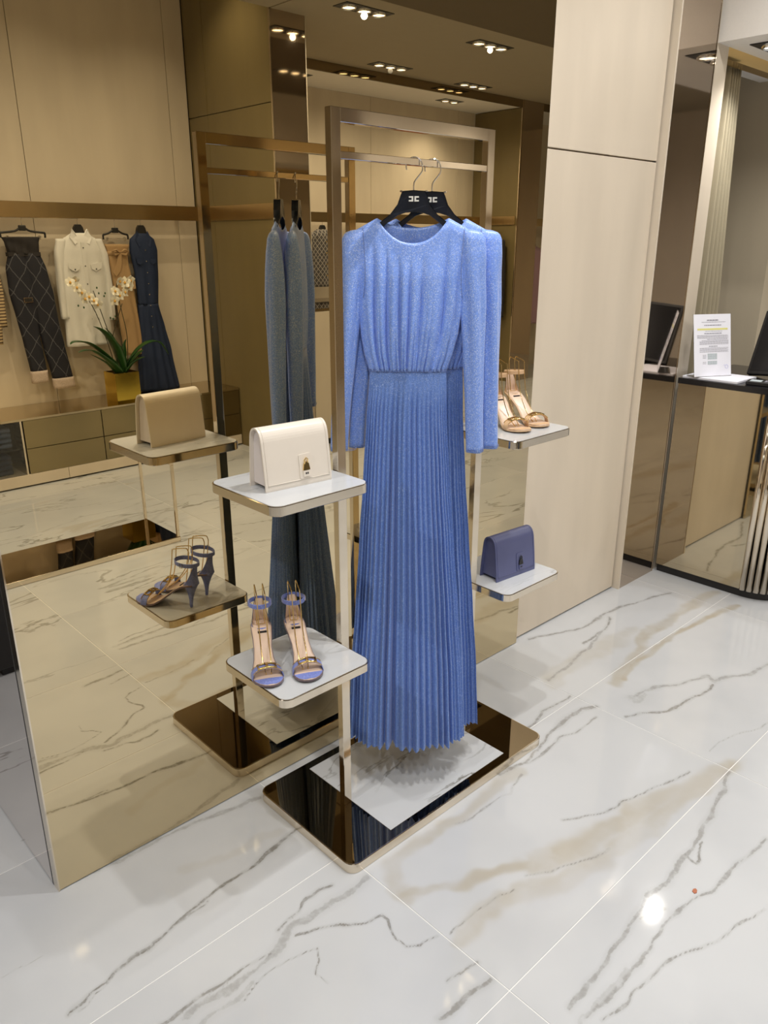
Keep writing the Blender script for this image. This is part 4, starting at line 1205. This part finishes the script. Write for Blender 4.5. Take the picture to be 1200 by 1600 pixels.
def bar_hanger(label, x, y, ztop, zbar, half):
    t = thing('clip_hanger', label, 'hanger', (x, y, ztop), 0, 'dark clip hangers on the wall rails')
    zb = zbar - ztop
    pts = [(-half, 0, zb-.035), (-half, 0, zb-.006), (-half+.010, 0, zb), (-.055, 0, zb+.010), (-.02, 0, zb+.030), (0, 0, zb+.034), (.02, 0, zb+.030), (.055, 0, zb+.010), (half-.010, 0, zb), (half, 0, zb-.006), (half, 0, zb-.035)]
    bd = B().tube([p[:] for p in smooth_path(pts, 3)], .0075, 8).build('arms', M['blackmat'], t)
    B().bbox(-.026, .026, -.010, .010, zb+.012, zb+.050, .006, 2).build('plaque', M['blackmat'], t)
    B().tube([(-half+.02, 0, zb-.028), (half-.02, 0, zb-.028)], .0016, 6).build('clip_bar', M['chrome'], t)
    for s in (-1, 1):
        B().bbox(s*half*.72-.009, s*half*.72+.009, -.008, .008, zb-.048, zb-.020, .002, 1).build('clip', M['chrome'], t)
    B().tube([(0, 0, zb+.05), (0, 0, -.012), (0.004, 0, -.0005)], .0016, 6).build('hook', M['chrome'], t)
    return t

def wall_hanger(label, x, y, ztop, zs, half, group='dark shirt hangers on the wall rails'):
    t = thing('shirt_hanger', label, 'hanger', (x, y, ztop), 0, group)
    z = zs - ztop
    pts = [(-half, z-.09), (-half*.6, z-.055), (-.045, z-.025), (-.034, z+.020), (-.020, z+.040), (.020, z+.040), (.034, z+.020), (.045, z-.025), (half*.6, z-.055), (half, z-.09), (half*.6, z-.075), (0, z-.045), (-half*.6, z-.075)]
    B().prism(pts, -.013, .013, 'y').build('body', M['blackmat'], t)
    B().tube([(0, 0, z+.038), (0, 0, -.012), (0.004, 0, -.0005)], .0016, 6).build('hook', M['chrome'], t)
    return t

# diamond pattern trousers
X = 1.68
t = garment('patterned_trousers', 'black and navy diamond pattern trousers with rolled light cuffs', 'trousers', X)
T(shell([(1.715, 1.515, 1.785, .030), (1.68, 1.535, 1.775, .028), (1.60, 1.545, 1.765, .026)], 9, .007, 2, 14), X).build('ruffled_waist', M['black_cloth'], t)
B().box(-.140, .085, -.029, .029, 1.585, 1.612).build('belt', M['black_cloth'], t)
for nm, pr in (('leg', [(1.605, 1.545, 1.665, .030), (1.50, 1.515, 1.690, .036), (1.33, 1.515, 1.700, .036), (1.15, 1.540, 1.690, .034), (.99, 1.560, 1.685, .032), (.76, 1.582, 1.700, .030)]),
               ('leg', [(1.605, 1.640, 1.765, .030), (1.50, 1.655, 1.800, .036), (1.31, 1.665, 1.830, .036), (1.13, 1.680, 1.838, .034), (.93, 1.700, 1.860, .032), (.69, 1.735, 1.890, .030)])):
    T(shell(pr, 3, .004, 1, 40), X).build(nm, M['diamond'], t)
T(shell([(.765, 1.578, 1.705, .034), (.675, 1.578, 1.703, .034)], 3, .003, 1, 4), X).build('cuff', M['stone_hem'], t)
T(shell([(.695, 1.731, 1.897, .034), (.615, 1.735, 1.902, .034)], 3, .003, 1, 4), X).build('cuff', M['stone_hem'], t)
T(B().box(1.595, 1.660, .0365, .041, 1.265, 1.300), X).build('label_plate', M['chrome'], t)
T(B().box(1.600, 1.655, .041, .0415, 1.270, 1.295), X).build('label_text', M['blackmat'], t)
bar_hanger('dark clip hanger holding the diamond trousers', 1.67, GY, 1.8445, 1.745, .155)

# white shirt
X = 2.075
t = garment('white_shirt', 'white long shirt with open collar and chest pockets', 'shirt', X)
T(shell([(1.745, 2.020, 2.135, .020), (1.70, 1.945, 2.210, .040), (1.62, 1.915, 2.240, .048), (1.45, 1.905, 2.245, .050), (1.2, 1.895, 2.245, .050), (.92, 1.885, 2.250, .052)], 7, .009, 3, 44), X).build('shirt_body', M['white_cotton'], t)
for s, tab in ((-1, [(1.705, 1.900, 1.970, .030), (1.60, 1.872, 1.945, .036), (1.35, 1.868, 1.925, .032), (1.13, 1.866, 1.920, .030)]), (1, [(1.705, 2.180, 2.245, .030), (1.58, 2.215, 2.285, .036), (1.35, 2.235, 2.295, .032), (1.10, 2.240, 2.290, .030)])):
    sl = T(shell(tab, 4, .006, s, 26), X).build('sleeve', M['white_cotton'], t)
for s in (-1, 1):
    B().add([(s*.005, .030, 1.700), (s*.055, .022, 1.775), (s*.085, .034, 1.715), (s*.055, .050, 1.665), (s*.008, .034, 1.690), (s*.060, .028, 1.770)], [(0, 1, 2, 3), (0, 1, 5, 4), (1, 2, 5), (0, 4, 3)]).build('collar', M['white_cotton'], t, 'solid')
    pf = B().prism([(s*.04, 1.52), (s*.13, 1.535), (s*.125, 1.495), (s*.08, 1.470), (s*.045, 1.490)], .049, .056, 'y').build('pocket_flap', M['white_cotton'], t)
    B().lathe([(.005, 0), (.005, .003)], 10, (0, 0, 0)).xf(Matrix.Translation((s*.082, .060, 1.487)) @ Matrix.Rotation(math.radians(90), 4, 'X')).build('pocket_button', M['blackmat'], pf)
B().box(-.014, .014, .046, .0535, .96, 1.68).build('placket', M['white_cotton'], t)
for k in range(5):
    B().lathe([(.0045, 0), (.0045, .003)], 10).xf(Matrix.Translation((0, .056, 1.64-.13*k)) @ Matrix.Rotation(math.radians(90), 4, 'X')).build('button', M['blackmat'], t)
wall_hanger('black hanger inside the white shirt collar', 2.075, GY, 1.8445, 1.765, .14)

# tan skirt with bow
X = 2.37
t = garment('tan_skirt', 'tan suede wrap skirt with a tied bow at the waist', 'skirt', X)
T(shell([(1.665, 2.270, 2.470, .026), (1.61, 2.285, 2.455, .022), (1.55, 2.290, 2.445, .024), (1.33, 2.300, 2.470, .034), (1.05, 2.325, 2.490, .036), (.815, 2.345, 2.500, .038)], 5, .007, 5, 40), X).build('skirt_body', M['tan'], t)
T(shell([(1.612, 2.278, 2.460, .028), (1.585, 2.280, 2.456, .028)], 5, .002, 5, 3), X).build('sash', M['tan'], t)
for s in (-1, 1):
    b = B()
    b.tube([(0, .034, 1.60), (s*.035, .045, 1.625), (s*.065, .040, 1.612), (s*.045, .042, 1.588), (0, .036, 1.597)], [.008, .013, .012, .012, .008], 8, True, .6)
    b.build('bow_loop', M['tan'], t)
B().prism([(-.012, 1.598), (.014, 1.598), (-.012, 1.47), (-.05, 1.425), (-.072, 1.455), (-.04, 1.52)], .034, .040, 'y').build('bow_tail', M['tan'], t)
B().prism([(.03, 1.38), (.10, 1.39), (.098, 1.33), (.03, 1.325)], .034, .041, 'y').build('pocket', M['tan'], t)
bar_hanger('dark clip hanger holding the tan skirt', 2.365, GY, 1.8445, 1.735, .100)

# sleeveless denim dress
X = 2.58
t = garment('denim_dress', 'sleeveless dark denim button dress with flared lower tier', 'dress', X)
T(shell([(1.745, 2.530, 2.630, .018), (1.70, 2.478, 2.685, .034), (1.62, 2.470, 2.705, .040), (1.46, 2.490, 2.695, .042), (1.20, 2.495, 2.672, .038)], 6, .005, 2, 26), X).build('dress_body', M['denim'], t)
T(shell([(1.205, 2.495, 2.672, .038), (1.0, 2.478, 2.710, .046), (.82, 2.455, 2.750, .052), (.505, 2.440, 2.795, .064)], 11, .013, 4, 30), X).build('flared_tier', M['denim'], t)
for s in (-1, 1):
    B().add([(s*.004, .026, 1.690), (s*.045, .018, 1.765), (s*.070, .030, 1.700), (s*.045, .044, 1.640)], [(0, 1, 2, 3)]).build('collar', M['denim'], t, 'solid')
    B().prism([(s*.03, 1.555), (s*.085, 1.56), (s*.08, 1.525), (s*.055, 1.508), (s*.032, 1.525)], .040, .047, 'y').build('pocket_flap', M['denim'], t)
for k in range(8):
    B().lathe([(.005, 0), (.005, .003)], 10).xf(Matrix.Translation((0, .0475, 1.62-.085*k)) @ Matrix.Rotation(math.radians(90), 4, 'X')).build('button', M['chrome'], t)
wall_hanger('black hanger inside the denim dress collar', 2.58, GY, 1.8445, 1.765, .095)

# striped knit at the mirror edge
X = 1.30
t = garment('striped_knit_top', 'beige and brown striped knit top at the left mirror edge', 'knit top', X)
T(shell([(1.70, 1.24, 1.36, .02), (1.62, 1.16, 1.43, .04), (1.35, 1.17, 1.425, .045), (1.20, 1.17, 1.435, .045), (.98, 1.18, 1.42, .045)], 4, .006, 2, 34), X).build('knit_body', M['stripe'], t)
for s in (-1, 1):
    T(shell([(1.66, 1.30+s*.11-.03, 1.30+s*.11+.03, .03), (1.35, 1.30+s*.145-.03, 1.30+s*.145+.03, .03), (1.1, 1.30+s*.14-.025, 1.30+s*.14+.025, .025)], 3, .003, 1, 16), X).build('sleeve', M['stripe'], t)
wall_hanger('black hanger inside the striped knit top', 1.30, GY, 1.8445, 1.72, .11)

# ---- potted orchid on the cabinet
PX, PY, PZ = 2.19, -4.02, 0.5005
orch = thing('potted_orchid', 'white orchids in a square mirrored gold planter on the cabinet', 'potted plant', (PX, PY, PZ))
b = B()
hw = .098
for x0, x1, y0, y1 in ((-hw, hw, -hw, -hw+.006), (-hw, hw, hw-.006, hw), (-hw, -hw+.006, -hw+.006, hw-.006), (hw-.006, hw, -hw+.006, hw-.006), (-hw+.006, hw-.006, -hw+.006, hw-.006)):
    b.box(x0, x1, y0, y1, 0, .225 if x1-x0 < .03 or y1-y0 < .03 else .01)
b.build('pot', M['potgold'], orch)
b = B(); loops = []
for i in range(9):
    loops.append([(-hw+.007+(2*hw-.014)*i/8, -hw+.007+(2*hw-.014)*j/8, .205+.008*math.sin(i*2.1+j*1.7)) for j in range(9)])
b.loft(loops, False); b.build('soil', M['soil'], orch)
def leaf(path, wid, parent, m):
    P = smooth_path(path, 6); n = len(P); loops = []
    for i, p in enumerate(P):
        t_ = (P[min(i+1, n-1)] - P[max(i-1, 0)]).normalized()
        s = t_.cross(Vector((0, 0, 1)))
        if s.length < .05: s = Vector((1, 0, 0))
        s.normalize(); u = s.cross(t_).normalized()
        f = i/(n-1)
        w = wid*(math.sin(math.pi*min(1, .12+.88*f)**.8)**.75*.95+.05*(1-f)) * (1 if f < .97 else .3)
        loops.append([(p + s*w*a + u*abs(a)*w*.35)[:] for a in (-1, -.6, -.2, .2, .6, 1)])
    return B().loft(loops, False).build('leaf', m, parent, 'solid')
for path, w in (
    ([(-.02, .03, .21), (-.12, .06, .33), (-.26, .08, .455), (-.36, .09, .485), (-.41, .10, .475)], .034),
    ([(-.03, .05, .21), (-.13, .10, .31), (-.27, .13, .415), (-.38, .15, .42)], .030),
    ([(-.04, .02, .20), (-.13, .04, .30), (-.25, .05, .385)], .022),
    ([(0, .02, .21), (-.05, .03, .40), (-.13, .04, .53), (-.20, .05, .585)], .045),
    ([(.02, -.02, .21), (.00, -.05, .42), (-.06, -.07, .56)], .045),
    ([(.02, .02, .21), (.08, .06, .33), (.18, .09, .42), (.29, .10, .43), (.36, .11, .33)], .034),
    ([(.03, -.01, .21), (.12, -.02, .30), (.22, -.03, .37)], .032),
    ([(.02, .05, .21), (.08, .10, .30), (.15, .13, .335)], .030),
    ([(.0, -.03, .21), (.07, -.06, .36), (.10, -.06, .46)], .034),
): leaf(path, w*1.45, orch, M['leaf'])
stems = [
    [(-.03, .0, .2), (-.09, .02, .45), (-.16, .03, .68), (-.25, .04, .86), (-.32, .05, .92)],
    [(.0, .02, .2), (-.06, .03, .45), (-.11, .03, .65), (-.16, .03, .84)],
    [(.03, .0, .2), (.02, .02, .50), (.01, .03, .76), (.04, .03, .90)],
    [(.05, .0, .2), (.08, .0, .48), (.05, .01, .70), (.04, .0, .88), (.13, .01, .92)],
    [(-.05, .03, .5), (-.01, .05, .62), (.04, .06, .74)],
]
for s in stems: B().tube([p[:] for p in smooth_path(s, 4)], .0032, 6).build('stem', M['stem'], orch)
def flower(c, r, ang, parent):
    yaw, pit = ang
    R_ = Matrix.Translation(c) @ Matrix.Rotation(yaw, 4, 'Z') @ Matrix.Rotation(pit, 4, 'X')
    b = B()
    for k in range(5):
        a = 2*math.pi*k/5 + math.pi/2
        wd = .62 if k in (1, 4) else .42
        loops = []
        for f in (0.05, .35, .7, 1.0):
            w = r*wd*math.sin(math.pi*(.12+.80*f))
            cx, cz = r*f*math.cos(a), r*f*math.sin(a)
            px, pz = -math.sin(a), math.cos(a)
            loops.append([(cx+px*w*q, .006+.010*f*f-.006*abs(q), cz+pz*w*q) for q in (-1, 0, 1)])
        b.loft(loops, False)
    fl = b.xf(R_).build('flower', M['petal'], parent)
    B().lathe([(.001, -.010), (.009, -.004), (.007, .006), (.001, .012)], 8).xf(R_ @ Matrix.Translation((0, .012, -.003))).build('lip', M['petal_heart'], fl)
rf = random.Random(11)
for c in ((-.34, .06, .905), (-.30, .07, .87), (-.26, .05, .83), (-.25, .06, .79), (-.21, .06, .80), (-.18, .07, .77), (-.15, .05, .745), (-.29, .03, .92),
          (.04, .05, .905), (-.005, .05, .83), (.03, .05, .80), (-.02, .06, .765), (.09, .04, .89), (.13, .04, .905), (.07, .05, .82), (.12, .03, .86)):
    flower(c, rf.uniform(.034, .044), (rf.uniform(-.6, .5), rf.uniform(-.4, .4)), orch)
for c in ((-.13, .03, .86), (-.12, .03, .82), (-.29, .04, .74), (-.25, .04, .725), (-.06, .05, .64), (-.04, .05, .63), (-.02, .05, .65), (-.09, .05, .80), (-.08, .05, .82)):
    B().lathe([(.001, -.009), (.006, -.003), (.006, .003), (.001, .009)], 8, c).build('bud', M['leaf'], orch)

# ---- low display platform with a slim end frame
plat = thing('display_platform', 'low dark bronze mirrored display platform with slim end frame', 'display platform', (0.95, -2.35, 0))
slab(-1.00, .632, -.215, .215, 0, .030, .006).build('platform_base', M['bronze'], plat)
B().box(-.996, .628, -.211, .211, .0298, .0312).build('mirror_plate', M['bronze_dark'], plat)
for y in (-.203, .203):
    B().bbox(.612, .628, y-.008, y+.008, .0312, .47, .001, 1).build('post', M['bronze'], plat)
B().bbox(.612, .628, -.211, .211, .47, .486, .001, 1).build('crossbar', M['bronze'], plat)

# ---- deep alcove: cabinet and garments
c2 = thing('display_cabinet', 'tall greige display cabinet left of the deep alcove, behind the rack', 'cabinet', (3.98, -3.9, 0))
B().box(-.50, .72, -.40, .545, 0.0, .05).build('plinth', M['blackmat'], c2)
B().box(-.50, .72, -.40, .55, 0.05, 1.14).build('body', M['greige'], c2)
B().bbox(-.50, .73, -.41, .56, 1.14, 1.16, .002, 1).build('top', M['bronze_dark'], c2)
for x0, x1 in ((-.498, .11), (.114, .718)):
    d_ = B().bbox(x0, x1, .551, .568, .055, 1.135, .0015, 1).build('door', M['beige'], c2)
    B().bbox(x1-.06 if x0 < 0 else x0+.03, x1-.03 if x0 < 0 else x0+.06, .568, .585, .80, .87, .003, 1).build('handle', M['gold'], d_)
AY = -4.74
X = 4.83
t = garment('patterned_jacket', 'grey woven monogram jacket hanging behind the rack upright', 'jacket', X, AY)
T(shell([(1.80, 4.76, 4.90, .02), (1.75, 4.66, 5.00, .05), (1.55, 4.64, 5.02, .06), (1.24, 4.66, 5.00, .055)], 4, .006, 2, 24), X).build('jacket_body', M['monogram'], t)
for s in (-1, 1):
    T(shell([(1.75, X+s*.17-.05, X+s*.17+.05, .05), (1.5, X+s*.215-.045, X+s*.215+.045, .05), (1.16, X+s*.23-.04, X+s*.23+.04, .045)], 3, .005, 2, 20), X).build('sleeve', M['monogram'], t)
for k in range(4):
    B().lathe([(.008, 0), (.008, .004)], 10).xf(Matrix.Translation((0, .067, 1.68-.11*k)) @ Matrix.Rotation(math.radians(90), 4, 'X')).build('button', M['gold'], t)
wall_hanger('black hanger inside the monogram jacket', X, AY, 1.8695, 1.80, .16)
def hang_top(name, label, cat, x, m, w, z0, z1, hl, y=AY, sl=True, rz=0):
    t = garment(name, label, cat, x, y); t.rotation_euler.z = rz
    T(shell([(z0, x-.07, x+.07, .02), (z0-.05, x-w, x+w, .05), ((z0+z1)/2, x-w*.95, x+w*.95, .055), (z1, x-w*1.02, x+w*1.02, .055)], 6, .009, 3, 30), x).build('garment_body', m, t)
    if sl:
        for s in (-1, 1):
            T(shell([(z0-.05, x+s*w*.95-.05, x+s*w*.95+.05, .045), ((z0+z1)/2, x+s*w*1.15-.045, x+s*w*1.15+.045, .045), (z1+.05, x+s*w*1.2-.035, x+s*w*1.2+.035, .04)], 4, .006, 1, 22), x).build('sleeve', m, t)
    h_ = wall_hanger(hl, x, y, 1.8695, z0+.02, w*.9); h_.rotation_euler.z = rz
hang_top('terracotta_blouse', 'terracotta blouse glimpsed between the blue sleeves', 'blouse', 6.10, M['terracotta'], .18, 1.77, 1.05, 'black hanger inside the terracotta blouse')
hang_top('dark_top', 'black long textured top hanging right of the blue sleeves', 'top', 7.31, M['black_cloth'], .17, 1.75, .75, 'black hanger inside the long textured top', -4.56, True, math.radians(90))
hang_top('pink_blouse', 'dusty pink satin blouse in the last alcove by the mirror edge', 'blouse', 8.42, M['pink'], .22, 1.62, .62, 'black hanger inside the pink blouse')
rail3 = thing('hanging_rail', 'short bronze hanging rail in the last alcove', 'rail', (8.6, -4.75, 0))
B().bbox(-.80, .98, -.012, .012, 1.87, 1.965, .002, 1).build('band', M['bronze_band'], rail3)
for x in (-.6, .7): B().box(x-.012, x+.012, -.198, -.012, 1.90, 1.924).build('bracket', M['bronze_band'], rail3)

# ---- black stand-in added out of view to darken the end face reflection
dp = thing('stand_in_plinth', 'black plinth added as stand-in for the dark reflection at the left mirror edge', 'plinth', (-0.55, 1.5, 0))
B().box(-.27, .27, -.22, .22, 0, .04).build('base', M['blackmat'], dp)
B().bbox(-.30, .30, -.25, .25, .04, 1.02, .004, 1).build('body', M['blackmat'], dp)
B().bbox(-.31, .31, -.26, .26, 1.02, 1.045, .002, 1).build('top', M['bronze'], dp)

# ---- tiny scrap on the floor
sc_ = tag(B().prism([(-.009, -.004), (-.002, -.007), (.007, -.004), (.010, .002), (.003, .006), (-.006, .004)], 0, .0022).build('floor_scrap', M['terracotta']), 'tiny reddish brown scrap lying on the marble floor at right', 'scrap')
sc_.location = (1.274, -1.198, 0.0002)
